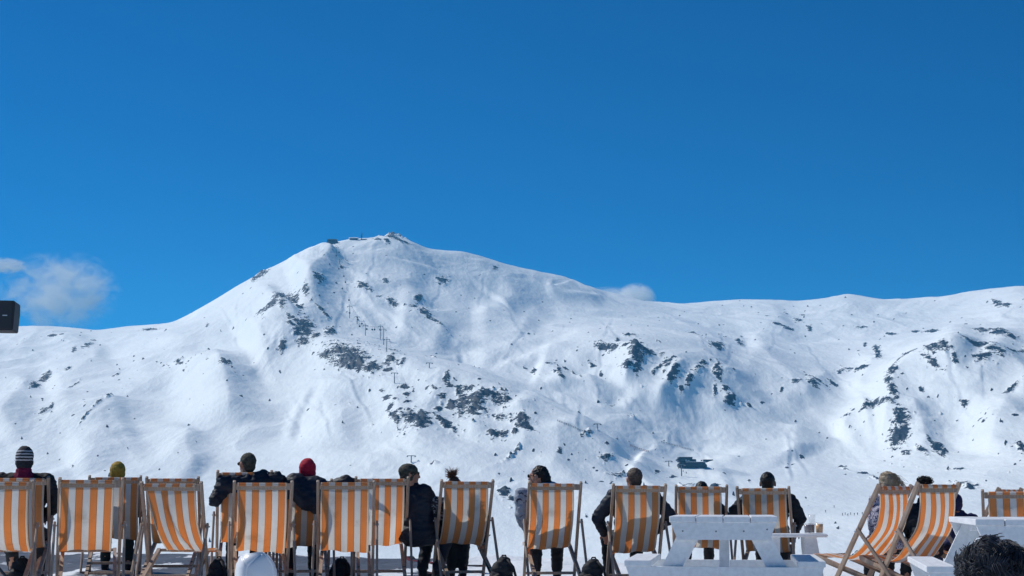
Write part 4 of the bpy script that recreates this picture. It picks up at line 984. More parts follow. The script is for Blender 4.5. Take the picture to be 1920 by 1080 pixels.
# 11 blonde
ro, yr, H = rim_seat(1662, 885, 178)
r11, P, R, Hh = person('woman with windblown blonde hair and a lilac patterned top, beyond the turned chair', ro, yr, H, yaw=0.1, top='pattern_lilac', sh_w=0.13, k=0.94, bulk=0.9, **dict(LOW, elbows=[(-0.14, 0.20, 0.74), (0.2, 0.16, 0.74)]))
bake_union('hair', [('e', P(0, -0.02, 0.036), (0.086, 0.10, 0.092), R), ('e', P(0, -0.055, -0.03), (0.08, 0.06, 0.09), R)], M['hair_blonde'], r11, 0.009, 0.006, 0.025)
def blond(rnd):
    a = rnd.uniform(-1.5, 1.5); x = math.sin(a) * 0.085; y = -0.02 - math.cos(a) * 0.09; z = rnd.uniform(-0.02, 0.11)
    s = (0.11 - z) * 0.3; w = rnd.uniform(0.2, 1.0) ** 3
    return [(x * (0.4 + s), y * (0.4 + s), 0.125 - 0.02 * abs(a)), (x, y, z), (x + 0.02 + 0.05 * w, y - 0.01, z - 0.06 + 0.05 * w), (x + 0.03 + 0.13 * w, y - 0.01, z - 0.11 + rnd.uniform(-.02, .09) * w)]
strands('loose_hair', M['hair_blonde'], r11, P, 420, blond, 0.0034, 5)
# 12 dark bun
ro, yr, H = rim_seat(1733, 904, 180, 0.92)
r12, P, R, Hh = person('person with a dark curly bun, beyond the second turned chair', ro, yr, H, yaw=-0.1, k=0.92, top='black', **LOW)
bake_union('hair', [('e', P(0, -0.02, 0.034), (0.084 * .92, 0.10 * .92, 0.090 * .92), R)], M['hair_black'], r12, 0.009, 0.004, 0.03)
def curl(rnd):
    a = rnd.uniform(0, 2 * PI); e = rnd.uniform(-0.3, 1.4); rr0 = rnd.uniform(0.035, 0.075)
    c0 = Vector((0.0, -0.02, 0.125)) + Vector((math.cos(a) * math.cos(e) * 1.25, math.sin(a) * math.cos(e), math.sin(e) * 0.75)) * rr0
    ph = rnd.uniform(0, 6); q = rnd.uniform(0.010, 0.017)
    return [tuple(c0 + Vector((math.cos(ph + i * 1.3) * q, math.sin(ph + i * 1.3) * q, i * 0.005 - .012))) for i in range(6)]
strands('bun', M['hair_black'], r12, P, 190, curl, 0.0058, 8)
# 13 child in navy
ro, yr, H = rim_seat(1790, 927, 176, 0.9)
person('child in a deep blue hooded top beside the rail of the second turned chair', ro, yr, H, yaw=-0.3, k=0.88, top='deep_blue', legs='deep_blue', hat=('deep_blue', 0.004), bulk=1.1, **LOW)
# 14 foreground head
x0 = at(1868, 1009, 4.7); z0 = x0.z - 0.12
r14, P, R, Hh = person('person with tousled dark hair and glasses close to the camera, cut by the corner', (x0.x, 4.7, -0.045), 0.0, (0, 0, z0 + 0.045 - 0.018), yaw=-0.75, skin='skin_dark', top='black', shades=True, hips=(0.03, -0.05, 0.12),
       knees=[(-0.15, 0.38, 0.32), (0.16, 0.38, 0.32)], feet=[(-0.14, 0.55, 0.06), (0.15, 0.55, 0.06)], hands=[(-0.1, 0.3, 0.30), (0.1, 0.3, 0.3)], elbows=[(-0.26, 0.1, 0.22), (0.26, 0.1, 0.22)])
bake_union('hair', [('e', P(0, -0.024, 0.040), (0.088, 0.102, 0.094), R), ('e', P(0, -0.060, -0.025), (0.080, 0.058, 0.082), R)], M['hair_black'], r14, 0.008, 0.006, 0.02)
_cl = []
_rc = random.Random(31)
for _ in range(64):
    a = _rc.uniform(0, 2 * PI); e = math.asin(_rc.uniform(-0.6, 1.0)); o = Vector((math.cos(a) * math.cos(e), math.sin(a) * math.cos(e), math.sin(e)))
    if o.y > 0.45 and o.z < 0.45: o.y = -o.y
    t1 = o.cross(Vector((0.3, 0.2, 1))).normalized(); t2 = o.cross(t1); q_ = _rc.gauss(0.8, 1.1)
    _cl.append((o, t1 * math.cos(q_) + t2 * math.sin(q_), _rc.uniform(0.026, 0.048), _rc.uniform(0.006, 0.026)))
def tous(rnd):
    o, sw, L, lift = rnd.choice(_cl); g = Vector((rnd.gauss(0, .12), rnd.gauss(0, .12), rnd.gauss(0, .12)))
    o2 = (o + g * 1.2).normalized(); o = o2; lift = lift * max(0.15, 1 - 3.2 * g.length_squared ** .5 * .9); b0 = Vector((o.x * 0.080, -0.024 + o.y * 0.092, 0.038 + o.z * 0.088)); sw = (sw + g).normalized()
    return [tuple(b0), tuple(b0 + o * (0.006 + lift * .6) + sw * L * .4), tuple(b0 + o * (0.006 + lift) + sw * L * 0.9), tuple(b0 + o * (0.004 + lift * .8) + sw * L * 1.35), tuple(b0 + o * lift * .4 + sw * L * 1.6)]
strands('locks', M['hair_ash'], r14, P, 3600, tous, 0.0030, 11)

# ---------------------------------------------------------------- white picnic tables
def picnic_table(loc, yaw, L, label, top_w=0.75, nplank=4):
    r = empty('picnic_table', loc, math.radians(yaw), label, 'picnic table', 'white wooden picnic tables')
    W = M['white_paint']; pw = top_w / nplank; th = 0.042; ht = 0.838; hs = 0.535
    rnd = random.Random(int(L * 100))
    for i in range(nplank):
        bm = bmesh.new(); x = -top_w / 2 + pw * (i + .5); add_box(bm, (x, L / 2 + rnd.uniform(-.006, .006), ht - th / 2 + rnd.uniform(-.002, .002)), (pw - 0.006, L, th), bevel=0.004); obj('tabletop_plank', bm, W, r)
    sw = 0.188; so_ = 0.69
    for s in (-1, 1):
        for j in range(1):
            bm = bmesh.new(); add_box(bm, (s * (so_ - sw / 2), L / 2, hs - th / 2), (sw, L, th), bevel=0.004); obj('seat_plank', bm, W, r)
    for y, f in ((0.030, 1), (L - 0.030, -1)):
        hx = top_w / 2 - 0.012; zt = ht - th - 0.001
        bm = bmesh.new(); add_prism(bm, [(-hx, zt), (hx, zt), (hx - 0.045, zt - 0.118), (-hx + 0.045, zt - 0.118)], y - 0.022, y + 0.022, 'Y')
        bl = obj('top_cleat', bm, W, r)
        yy = y + f * 0.046; z1 = hs - th - 0.001
        bm = bmesh.new(); add_prism(bm, [(-so_ + .012, z1), (so_ - .012, z1), (so_ - 0.055, z1 - 0.135), (-so_ + 0.055, z1 - 0.135)], y - 0.022, y + 0.022, 'Y')
        obj('seat_bearer', bm, W, r)
        for s in (-1, 1):
            a0, a1 = (s * 0.205, zt), (s * 0.60, 0.01); wd = 0.072
            bm = bmesh.new(); add_prism(bm, [(a0[0] - wd, a0[1]), (a0[0] + wd, a0[1]), (a1[0] + wd, a1[1]), (a1[0] - wd, a1[1])], yy - 0.021 + f * .001, yy + 0.021 + f * .001, 'Y')
            obj('leg', bm, W, r)
        if f == 1:
            for bx, bz in [(q, zt - 0.05 + 0.01 * math.sin(q * 30)) for q in (-0.28, -0.05, 0.14, 0.30)] + [(q, z1 - 0.06) for q in (-0.62, -0.5, -0.1, 0.12, 0.5, 0.61)]:
                bm = bmesh.new(); add_ellipsoid(bm, (bx, (y - 0.022) if bz > z1 else (yy - 0.022), bz), (0.006, 0.003, 0.006), None, 8, 6); obj('screw', bm, M['steel_far'], r)
        bm = bmesh.new(); add_bar(bm, (0.0, y + f * 0.10, z1 - 0.09), (0.0, L / 2 - f * 0.01, zt - 0.05), 0.07, 0.035); obj('brace', bm, W, r)
    bm = bmesh.new(); add_box(bm, (0, L / 2, zt - 0.025), (0.62, 0.09, 0.045), bevel=0.004); obj('batten', bm, W, r)
    return r
s = 267.0; xx = (1351 - 960) / s
picnic_table((xx, F / s, ground_z(xx, F / s)), -8.5, 1.35, 'white picnic table seen end on in front of the right hand deck chairs')
s = 285.0; xn = (1817 - 960) / s; yaw = -11.0
ca = math.cos(math.radians(yaw)); sa = math.sin(math.radians(yaw))
cx, cy = xn + 0.375 * ca, F / s + 0.375 * sa
picnic_table((cx, cy, ground_z(cx, cy)), yaw, 1.8, 'white picnic table at the right edge with its lit left side showing')

# low white side table with drinks
s = 186.0; Yt = F / s; tx = (1475 - 960) / s; tz = 0.85 - (999 - 941) / s; gz = ground_z(tx, Yt)
r = empty('side_table', (tx, Yt, gz), 0, 'low white side table with rounded end beside the short haired man, holding drinks', 'table')
hh = tz - gz
bm = bmesh.new(); add_box(bm, (0, 0, hh - 0.017), (0.68, 0.34, 0.034), bevel=0.014); obj('tabletop', bm, M['white_paint'], r)
for s_ in (-1, 1):
    bm = bmesh.new(); x1 = s_ * 0.18; add_prism(bm, [(x1 - 0.055, hh - 0.035), (x1 + 0.055, hh - 0.035), (x1 + s_ * 0.05 + 0.095, 0.0), (x1 + s_ * 0.05 - 0.095, 0.0)], -0.12, 0.12, 'Y'); obj('leg', bm, M['white_paint'], r)
def tumbler(px, s, h, rad, fill, label, zoff=0.0, dy=0.0, cat='glass'):
    x = (px - 960) / s; o = empty('drinking_glass', (x, Yt + dy, tz + 0.001 + zoff), 0, label, cat)
    bm = bmesh.new(); add_lathe(bm, [(0.0, 0.0), (rad * 0.8, 0.0), (rad, h), (rad * 0.93, h), (rad * 0.74, 0.008), (0.0, 0.008)]); obj('glass_wall', bm, M['glass'], o, True)
    if fill:
        bm = bmesh.new(); add_lathe(bm, [(0.0, 0.009), (rad * 0.735, 0.009), (rad * 0.90, h * 0.86), (0.0, h * 0.86)]); obj('drink', bm, M[fill], o, True)
    return o
tumbler(1527, 186, 0.108, 0.042, 'beer', 'glass of amber beer at the right end of the side table', dy=-0.05)
tumbler(1505, 186, 0.100, 0.040, 'cola', 'glass with a dark drink on the side table, left one of two', dy=-0.06)
tumbler(1515, 186, 0.102, 0.036, 'cola', 'glass with a dark drink next to the beer glass', dy=0.02)
tumbler(1519, 186, 0.185, 0.036, None, 'tall empty glass rising above the other drinks', dy=0.10)

# white plastic hood in front of the deck chairs
s = 262.0; Yh = F / s; hx = (482 - 960) / s; gz = ground_z(hx, Yh)
r = empty('plastic_hood', (hx, Yh, gz), 0, 'white moulded plastic hood with a sharp fold, in front of a deck chair', 'plastic hood')
zt = lambda py: 0.85 - (py - 941) / s - gz
X = lambda px: (px - 482) / s
bm = bmesh.new()
front = [(X(446), 0.05, 0.0), (X(446), 0.05, zt(1062)), (X(449), 0.045, zt(1050)), (X(459), 0.0, zt(1037)), (X(502), -0.03, zt(1031)), (X(511), 0.0, zt(1044)), (X(517), 0.03, zt(1056)), (X(519), 0.06, zt(1080)), (X(519), 0.06, 0.0)]
back = [(a * 0.92, b_ + 0.26, max(0, c_ - 0.03)) for a, b_, c_ in front]
cr = (X(474), -0.085, zt(1060)); crb = (X(474), -0.10, 0.0)
vf = [bm.verts.new(v) for v in front]; vb = [bm.verts.new(v) for v in back]; vc = bm.verts.new(cr); vd = bm.verts.new(crb)
for i in range(len(vf) - 1): bm.faces.new((vf[i], vf[i + 1], vb[i + 1], vb[i]))
for i in range(1, len(vf) - 2): bm.faces.new((vf[i], vc, vf[i + 1]))
bm.faces.new((vf[0], vd, vc, vf[1])); bm.faces.new((vf[-2], vc, vd, vf[-1])); bm.faces.new(vb)
bmesh.ops.recalc_face_normals(bm, faces=bm.faces)
bmesh.ops.triangulate(bm, faces=[f for f in bm.faces if len(f.verts) > 4])
bmesh.ops.bevel(bm, geom=[e_ for e_ in bm.edges if e_.calc_face_angle(0) > 0.15], offset=0.014, segments=4, affect='EDGES')
obj('shell', bm, M['white_plastic'], r, True)
bm = bmesh.new(); add_box(bm, (0, 0.12, 0.012), (0.27, 0.22, 0.022), bevel=0.004); obj('base_rim', bm, M['white_plastic'], r)

# bags
def backpack(px, s, w, h, d, label, lean=0.0, mat='black', gear=True):
    Yb = F / s; x = (px - 960) / s; o = empty('backpack', (x, Yb, ground_z(x, Yb)), 0, label, 'backpack', 'dark rucksacks standing between the chairs')
    prt = [('e', Vector((0, 0, h * 0.34)), (w * 0.50, d * 0.5, h * 0.34)), ('e', Vector((w * 0.04, 0, h * 0.60)), (w * 0.42, d * 0.45, h * 0.30)), ('e', Vector((w * 0.10, -0.01, h * 0.83)), (w * 0.27, d * 0.38, h * 0.15)),
           ('e', Vector((-w * 0.05, -d * 0.4, h * 0.3)), (w * 0.33, d * 0.25, h * 0.22)), ('e', Vector((-w * 0.40, 0, h * 0.25)), (w * 0.16, d * 0.3, h * 0.2))]
    bake_union('bag_body', prt, M[mat], o, 0.010, 0.008, 0.07, seed=int(px) % 30)
    bm = bmesh.new(); add_tube(bm, [(w * 0.22, -d * .3, h * 0.90), (w * 0.44, -d * .45, h * 0.70), (w * 0.56, -d * .5, h * 0.38), (w * 0.68, -d * .4, h * 0.10), (w * 0.5, -d * .3, 0.02)], 0.014, 6); obj('strap', bm, M[mat], o, True)
    bm = bmesh.new(); add_tube(bm, [(w * 0.0, 0, h * 0.93), (w * 0.04, 0, h * 1.01), (w * 0.16, 0, h * 1.01), (w * 0.2, 0, h * 0.93)], 0.009, 6); obj('grab_loop', bm, M[mat], o, True)
    return o
backpack(940, 186, 0.27, 0.36, 0.20, 'black rucksack with a loose strap, left of the woman in the pale jacket')
backpack(1106, 182, 0.26, 0.33, 0.20, 'slumped dark bag between the woman in the pale jacket and the grey haired man')
backpack(415, 196, 0.22, 0.36, 0.20, 'dark bag under the left arm of the man with outspread arms')
backpack(52, 180, 0.24, 0.26, 0.2, 'dark bag on the ground below the striped beanie')
backpack(642, 172, 0.24, 0.25, 0.22, 'dark bag in the gap below the chair right of the red beanie')
o = backpack(1562, 205, 0.19, 0.24, 0.18, 'grey and black rucksack under the turned deck chair', mat='black')
Yb = F / 196; x = (1583 - 960) / 196
o = empty('helmet', (x, Yb, ground_z(x, Yb)), 0.4, 'dark ski helmet with a pinkish goggle lens, lying by the rucksack', 'helmet')
bake_union('shell', [('e', Vector((0, 0, 0.075)), (0.115, 0.13, 0.085)), ('e', Vector((0, 0.02, 0.05)), (0.105, 0.12, 0.06))], M['black'], o, 0.010)
bm = bmesh.new(); add_ellipsoid(bm, (0.0, -0.10, 0.07), (0.075, 0.045, 0.036), None, 16, 10); obj('goggle_lens', bm, M['magenta'], o, True)

# skis lying on the snow rim
def ski(px0, py0, px1, py1, mat, label):
    a = at(px0, py0, 0.0 + 19.4); b_ = at(px1, py1, 17.6)
    a.z = ground_z(a.x, a.y) + 0.03; b_.z = ground_z(b_.x, b_.y) + 0.03
    o = empty('ski', (a + b_) / 2, math.atan2(b_.y - a.y, b_.x - a.x), label, 'ski', 'skis lying on the snow')
    L = (b_ - a).length / 2
    prof = [(-L - 0.10, 0.05), (-L, 0.012), (-L * .5, 0.0), (0, 0.012), (L * .5, 0.0), (L, 0.008), (L + 0.05, 0.02)]
    bm = bmesh.new(); add_prism(bm, [(x_, z_) for x_, z_ in prof] + [(x_, z_ + 0.014) for x_, z_ in prof[::-1]], -0.04, 0.04, 'Y')
    bmesh.ops.triangulate(bm, faces=[f for f in bm.faces if len(f.verts) > 4]); obj('blade', bm, M[mat], o)
    bm = bmesh.new(); add_box(bm, (0.05, 0, 0.045), (0.10, 0.055, 0.05), bevel=0.008); add_box(bm, (-0.22, 0, 0.04), (0.07, 0.06, 0.045), bevel=0.008); obj('binding', bm, M['ski_dark'], o)
    return o
ski(770, 1058, 905, 1068, 'ski_red', 'red ski on the snow behind the tilted deck chair')
ski(775, 1066, 900, 1076, 'ski_dark', 'dark ski lying nearer than the red one')

# loudspeaker on a stand at the left edge
Ys = 12.0; c0 = at(4, 594, Ys); sp = F / Ys
gz = -0.045
o = empty('loudspeaker', (c0.x, Ys, c0.z), math.radians(8), 'black box loudspeaker high at the left edge against the sky', 'loudspeaker')
hw, hh = 27 / sp, 28 / sp
bm = bmesh.new(); add_prism(bm, [(-hw, -hh), (hw * 0.93, -hh), (hw, hh * 0.3), (hw, hh * 0.9), (hw * 0.95, hh), (-hw, hh)], -0.11, 0.13, 'Y')
bmesh.ops.bevel(bm, geom=list(bm.edges), offset=0.006, segments=2, affect='EDGES'); obj('cabinet', bm, M['speaker'], o)
bm = bmesh.new(); add_box(bm, (0.0, -0.114, 0.0), (hw * 1.7, 0.008, hh * 1.8), bevel=0.002); obj('grille', bm, M['speaker'], o)
bm = bmesh.new(); add_box(bm, (hw * 0.38, -0.121, -0.002), (0.036, 0.004, 0.007)); obj('badge', bm, M['chrome'], o)
px_ = at(-14, 600, Ys + 0.2).x
o = empty('speaker_stand', (px_, Ys + 0.16, gz), 0, 'dark pole with a clamp knob reaching in at the left edge', 'stand')
bm = bmesh.new(); add_tube(bm, [(0, 0, 0), (0, 0, c0.z - gz - hh * 0.2)], 0.02, 10); obj('pole', bm, M['speaker'], o, True)
zc = at(0, 671, Ys).z - gz
bm = bmesh.new(); add_tube(bm, [(0, -0.05, zc + 0.004), (0.05, -0.05, zc + 0.004)], 0.011, 8); add_tube(bm, [(0.05, -0.05, zc + 0.004), (0.094, -0.05, zc + 0.008)], [0.012, 0.017], 8); add_tube(bm, [(0.055, -0.05, zc), (0.045, -0.05, zc - 0.10)], 0.010, 8); obj('clamp_knob', bm, M['speaker'], o, True)
for a in range(3):
    bm = bmesh.new(); an = a * 2.094 + 0.5; add_tube(bm, [(0, 0, 0.55), (math.cos(an) * 0.45, math.sin(an) * 0.45, 0.02)], 0.012, 8); obj('leg', bm, M['speaker'], o, True)

# ---------------------------------------------------------------- lift, stations and skiers on the mountain
def pylon(px, ptop, pbase, label, arms=1):
    p = land_hit(px, pbase); sc = F / p.y; h = max((pbase - ptop) / sc, 5)
    o = empty('lift_pylon', p, 0.25, label, 'lift pylon', 'pylons of the cable car line')
    bm = bmesh.new(); add_tube(bm, [(0, 0, -1.5), (0, 0, h * 0.5), (0, 0, h)], [0.5, 0.42, 0.36], 10); obj('mast', bm, M['steel_far'], o, True)
    bm = bmesh.new(); add_box(bm, (0, 0, h - 0.4), (6.6, 0.5, 0.55))
    for s in (-1, 1): add_box(bm, (s * 3.1, 0, h - 1.1), (0.7, 3.6, 0.5)); add_box(bm, (s * 3.1, 0, h - 0.7), (0.3, 0.4, 1.0))
    obj('crossarm', bm, M['steel_far'], o)
    if h > 12:
        bm = bmesh.new(); add_box(bm, (0, 0, h + 1.2), (3.0, 0.3, 0.3)); add_tube(bm, [(0, 0, h), (0, 0, h + 2.6)], 0.2, 6); obj('work_frame', bm, M['steel_far'], o)
    return o, p, h
LP = [(624, 458, 471, 'pylon just below the summit station'), (631, 464, 477, 'second pylon below the summit station'), (636.5, 487, 497, 'short pylon on the arete under the summit'),
 (655.5, 574, 597, 'tall pylon standing alone above the lift dip'), (669.5, 594, 608, 'short pylon right of the lone tall one'), (685, 610, 630, 'pylon beside a row of hanging cabins'),
 (713, 612, 637, 'tall pylon, left of a close pair'), (719, 618, 647, 'tall pylon, right of a close pair'), (725, 636, 660, 'pylon on the ridge below the close pair'), (739.5, 699, 719, 'pylon above the scattered rocks on the bright face'),
 (771, 855, 868, 'pylon rising over the man in the grey beanie'), (947, 738, 755, 'slim pylon at the right end of the rock band'), (1120, 796, 806, 'small pylon beside the lower piste'), (1278, 871, 893, 'thin pylon in front of the valley station'), (1254, 865, 875, 'small pylon left of the valley station'), (805, 680, 690, 'small pylon on the crest above the rocks'), (1200, 654, 665, 'mast on top of the rocky shoulder')]
PYL = {}
for px, a, b_, lab in LP: PYL[px] = pylon(px, a, b_, lab)
def make_cabin():
    o = empty('gondola_cabin')
    bm = bmesh.new(); add_box(bm, (0, 0, -3.6), (2.0, 2.2, 2.3), bevel=0.4); obj('cabin_shell', bm, M['cabin_dark'], o)
    bm = bmesh.new(); add_tube(bm, [(0, 0, -2.5), (0, 0, 0)], 0.12, 6); obj('hanger', bm, M['cabin_dark'], o)
    return o
cab0 = make_cabin(); nc_ = 0
ends = [(624, 631), (631, 636.5), (636.5, 655.5), (655.5, 669.5), (669.5, 685), (685, 713), (713, 719), (719, 725), (725, 739.5), (739.5, 947)]
CAB = [((631, 636.5), .5, -1), ((631, 636.5), .2, 1), ((636.5, 655.5), .15, -1), ((636.5, 655.5), .27, 1), ((636.5, 655.5), .42, 1), ((636.5, 655.5), .52, -1), ((636.5, 655.5), .75, 1), ((655.5, 669.5), .3, -1), ((655.5, 669.5), .7, 1),
       ((669.5, 685), .3, 1), ((669.5, 685), .6, -1), ((685, 713), .25, -1), ((685, 713), .45, 1), ((685, 713), .62, -1), ((685, 713), .82, 1), ((725, 739.5), .4, 1)]
def anchor(k, s):
    o, p, h = PYL[k]; return p + Matrix.Rotation(0.25, 3, 'Z') @ Vector((s * 3.1, 0, h - 0.9))
def cable_pt(k0, k1, s, f):
    a, b_ = anchor(k0, s), anchor(k1, s); q = a.lerp(b_, f); q.z -= (b_ - a).length * 0.02 * 4 * f * (1 - f)
    q.z = max(q.z, land_z(q.x, q.y) + 6.5); return q
for s, side in ((-1, 'left'), (1, 'right')):
    bm = bmesh.new(); pts = []
    for k0, k1 in ends[:-1]: pts += [cable_pt(k0, k1, s, f / 12) for f in range(12)]
    pts.append(cable_pt(*ends[-2], s, 1.0)); add_tube(bm, pts, 0.06, 4)
    tag(obj('lift_cable', bm, M['cable']), 'thin %s hand cable of the gondola lift running up to the summit' % side, 'cable')
spots = ['just under the second summit pylon', 'beside the second summit pylon', 'high on the arete', 'on the arete above the dark band', 'halfway down the long upper span', 'on the long span, lower of a close pair', 'above the lone tall pylon', 'right beside the lone tall pylon', 'between the tall and the short pylon',
         'above the row of cabins', 'at the left start of the row', 'first in the row left of the close pylons', 'second in the row left of the close pylons', 'third in the row left of the close pylons', 'nearest to the close pair of pylons', 'between the lowest two pylons on the ridge']
for (kk, f, s), lab in zip(CAB, spots):
    o = cab0 if nc_ == 0 else copy_tree(cab0); nc_ += 1
    o.location = cable_pt(kk[0], kk[1], s, f); tag(o, 'small dark gondola cabin ' + lab, 'gondola', 'gondola cabins on the lift')
def pitched(bm, x0, x1, y0, y1, z0, zw, zr):
    add_prism(bm, [(y0, z0), (y1, z0), (y1, zw), ((y0 + y1) / 2, zr), (y0, zw)], x0, x1)
# summit station
def base_at(px, py, rz=0.0, name='building', label='', cat='building', sink=0.0):
    p = land_hit(px, py); p.z -= sink; return empty(name, p, rz, label, cat), p.y / F
o, u = base_at(624, 457, 0, 'summit_station', 'dark blocky lift station on the left shoulder of the summit', 'lift station', 2)
bm = bmesh.new(); add_prism(bm, [(-11 * u, 0), (13 * u, 0), (8 * u, 8.5 * u), (-10 * u, 9 * u)], -5, 8, 'Y'); obj('hall', bm, M['station_dark'], o)
bm = bmesh.new(); add_box(bm, (-1 * u, 1, 10 * u), (17 * u, 11, 1.3 * u)); obj('roof', bm, M['steel_far'], o)
bm = bmesh.new(); add_box(bm, (0, -5.2, 4.5 * u), (10 * u, 0.4, 3 * u)); obj('cabin_opening', bm, M['lens'], o)
o, u = base_at(663, 450, 0, 'summit_hut', 'low pale roofed hut next to the mast on the summit', 'hut', 1)
bm = bmesh.new(); add_box(bm, (0, 0, 1.5 * u), (15 * u, 7, 4 * u)); obj('wall', bm, M['station_dark'], o)
bm = bmesh.new(); pitched(bm, -9 * u, 9 * u, -5, 5, 3.2 * u, 3.5 * u, 5.5 * u); obj('roof', bm, M['white_paint'], o)
o, u = base_at(678, 450, 0, 'antenna_mast', 'tall thin antenna mast on the summit against the sky', 'mast', 1)
bm = bmesh.new(); add_tube(bm, [(0, 0, 0), (0, 0, 9 * u), (0, 0, 18 * u)], [0.75, 0.6, 0.25], 8); obj('mast_pole', bm, M['station_dark'], o, True)
bm = bmesh.new(); add_box(bm, (0, 0, 8 * u), (2.2, 1.2, 2.4)); add_box(bm, (0.6, 0, 12 * u), (1.6, 1.0, 1.6)); obj('antenna', bm, M['station_dark'], o)
bm = bmesh.new(); add_box(bm, (4 * u, 0, 1.4 * u), (12 * u, 4, 1.6 * u)); obj('plinth', bm, M['station_dark'], o)
# valley station
o, u = base_at(1297, 876.5, 0, 'valley_station', 'dark blue lift station with a long sloping roof in the valley', 'lift station', -1.6)
bm = bmesh.new(); add_prism(bm, [(-26 * u, -5 * u), (28.5 * u, -5 * u), (28.5 * u, 0), (23 * u, 7.2 * u), (-22 * u, 6.4 * u), (-26 * u, 3 * u)], -6, 10, 'Y'); obj('lower_hall', bm, M['station_dark'], o)
bm = bmesh.new(); add_prism(bm, [(-24 * u, 7 * u), (0 * u, 7 * u), (1 * u, 16 * u), (-25 * u, 16 * u), (-29 * u, 12 * u), (-27 * u, 10.5 * u)], -3, 12, 'Y'); obj('upper_hall', bm, M['station_dark'], o)
bm = bmesh.new(); add_box(bm, (-12 * u, 4, 17.2 * u), (26 * u, 17, 1.6 * u)); obj('roof', bm, M['cabin_dark'], o)
bm = bmesh.new(); add_box(bm, (4.5 * u, 4, 10 * u), (8 * u, 12, 5 * u)); add_box(bm, (4.0 * u, 4, 13 * u), (7 * u, 13, 0.9 * u)); obj('annex', bm, M['station_panel'], o)
bm = bmesh.new(); add_box(bm, (-11.5 * u, -3.3, 11 * u), (3.2 * u, 0.5, 2.4 * u)); add_box(bm, (-7 * u, -3.25, 10.6 * u), (4 * u, 0.4, 1.4 * u)); obj('window', bm, M['white_paint'], o)
bm = bmesh.new(); add_box(bm, (-18 * u, -3.2, 11.5 * u), (8 * u, 0.3, 4 * u)); add_box(bm, (-4 * u, -3.2, 11.0 * u), (6 * u, 0.3, 4 * u)); obj('facade_panel', bm, M['station_panel'], o)
bm = bmesh.new(); add_box(bm, (6 * u, 2, 7.3 * u), (38 * u, 17, 0.9 * u)); obj('snow_cover', bm, M['white_paint'], o); o.scale = (0.95, 1, 0.86)
o, u = base_at(1328, 865.5, 0, 'shed', 'small flat dark shed right of the valley station', 'shed', 0.3)
bm = bmesh.new(); add_prism(bm, [(-9 * u, 0), (9.5 * u, 0), (7.5 * u, 3.6 * u), (-9 * u, 3.2 * u)], -3, 4, 'Y'); obj('wall', bm, M['station_dark'], o)
bm = bmesh.new(); add_box(bm, (-0.5 * u, 0.5, 4.0 * u), (18 * u, 8, 0.8 * u)); obj('roof', bm, M['cabin_dark'], o)
bm = bmesh.new(); add_box(bm, (-12.5 * u, 0, 2.6 * u), (2.4 * u, 2, 2.2 * u)); obj('box_unit', bm, M['cabin_dark'], o)
# snow fence beside the lower piste: posts and two rails
def fence(px0, py0, px1, py1, n, h, label, mat='fence_red'):
    P_ = [land_hit(px0 + (px1 - px0) * i / n, py0 + (py1 - py0) * i / n) for i in range(n + 1)]
    o = empty('snow_fence', P_[0], 0, label, 'fence')
    for i, p in enumerate(P_):
        bm = bmesh.new(); add_box(bm, p - P_[0] + Vector((0, 0, h / 2 - .4)), (0.3, 0.3, h + .8)); obj('post', bm, M[mat], o)
    bm = bmesh.new()
    for zz_ in (0.2, 0.4, 0.6, 0.8, 0.95): add_tube(bm, [p - P_[0] + Vector((0, 0, h * zz_)) for p in P_], 0.055, 4)
    obj('net', bm, M[mat], o)
fence(1182, 838, 1216, 849, 10, 1.9, 'reddish snow fence beside the lower piste')
fence(1045, 790, 1096, 812, 12, 1.5, 'dark snow fence along the ridge piste', 'steel_far')
fence(1240, 831, 1300, 846, 12, 1.6, 'grey snow fence above the valley station', 'steel_far')
# tiny skiers down in the valley
SK = [(1564, 952, 1.0), (1580, 967, 1), (1585, 966, 1), (1590, 968, 1), (1595, 966, 1), (1602, 967, 1), (1608, 966, 1), (1617, 965, 1), (1548, 961, 1), (1281, 886, 1), (1287, 889, 1), (1272, 880, 1), (1190, 847, 1), (880, 640, 1), (1404, 905, 1), (1338, 882, 1)]
desc = ['dark skier standing apart below the snow roll', 'tiny skier at the left end of the group on the flat', 'second tiny skier from the left of the group on the flat', 'third tiny skier of the group on the flat', 'tiny skier in the middle of the group on the flat', 'tiny skier right of the middle of the group on the flat', 'tiny skier near the right end of the group on the flat', 'last tiny skier at the right of the group on the flat',
        'tiny skier by herself left of the group on the flat', 'tiny skier just below the valley station', 'tiny skier right of the thin pylon below the station', 'tiny skier left of the thin pylon', 'tiny skier by the reddish fence', 'tiny skier on the saddle under the summit bowl', 'tiny skier on the snow field right of the station', 'tiny skier below the small shed']
sk0 = None
for (px, py, k), d in zip(SK, desc):
    p = land_hit(px, py)
    if sk0 is None:
        sk0 = empty('person', p, 0); bake_union('body', [('e', Vector((0, 0, 1.62)), (.11, .12, .14)), ('c', Vector((0, 0, 1.35)), .2, Vector((0, 0.05, .95)), .17), ('c', Vector((-.12, 0, .9)), .11, Vector((-.16, 0.1, .1)), .08), ('c', Vector((.12, 0, .9)), .11, Vector((.16, 0.1, .1)), .08), ('c', Vector((-.22, 0, 1.35)), .07, Vector((-.42, .15, .95)), .05), ('c', Vector((.22, 0, 1.35)), .07, Vector((.42, .15, .95)), .05)], M['navy'], sk0, 0.05)
        for s in (-1, 1):
            bm = bmesh.new(); add_box(bm, (s * 0.16, 0.1, 0.03), (0.1, 1.7, 0.04)); obj('ski', bm, M['ski_dark'], sk0)
        o = sk0
    else: o = copy_tree(sk0); o.rotation_euler = (0, 0, (px * 7) % 6)
    o.location = p; tag(o, d, 'person', 'tiny skiers in the valley')
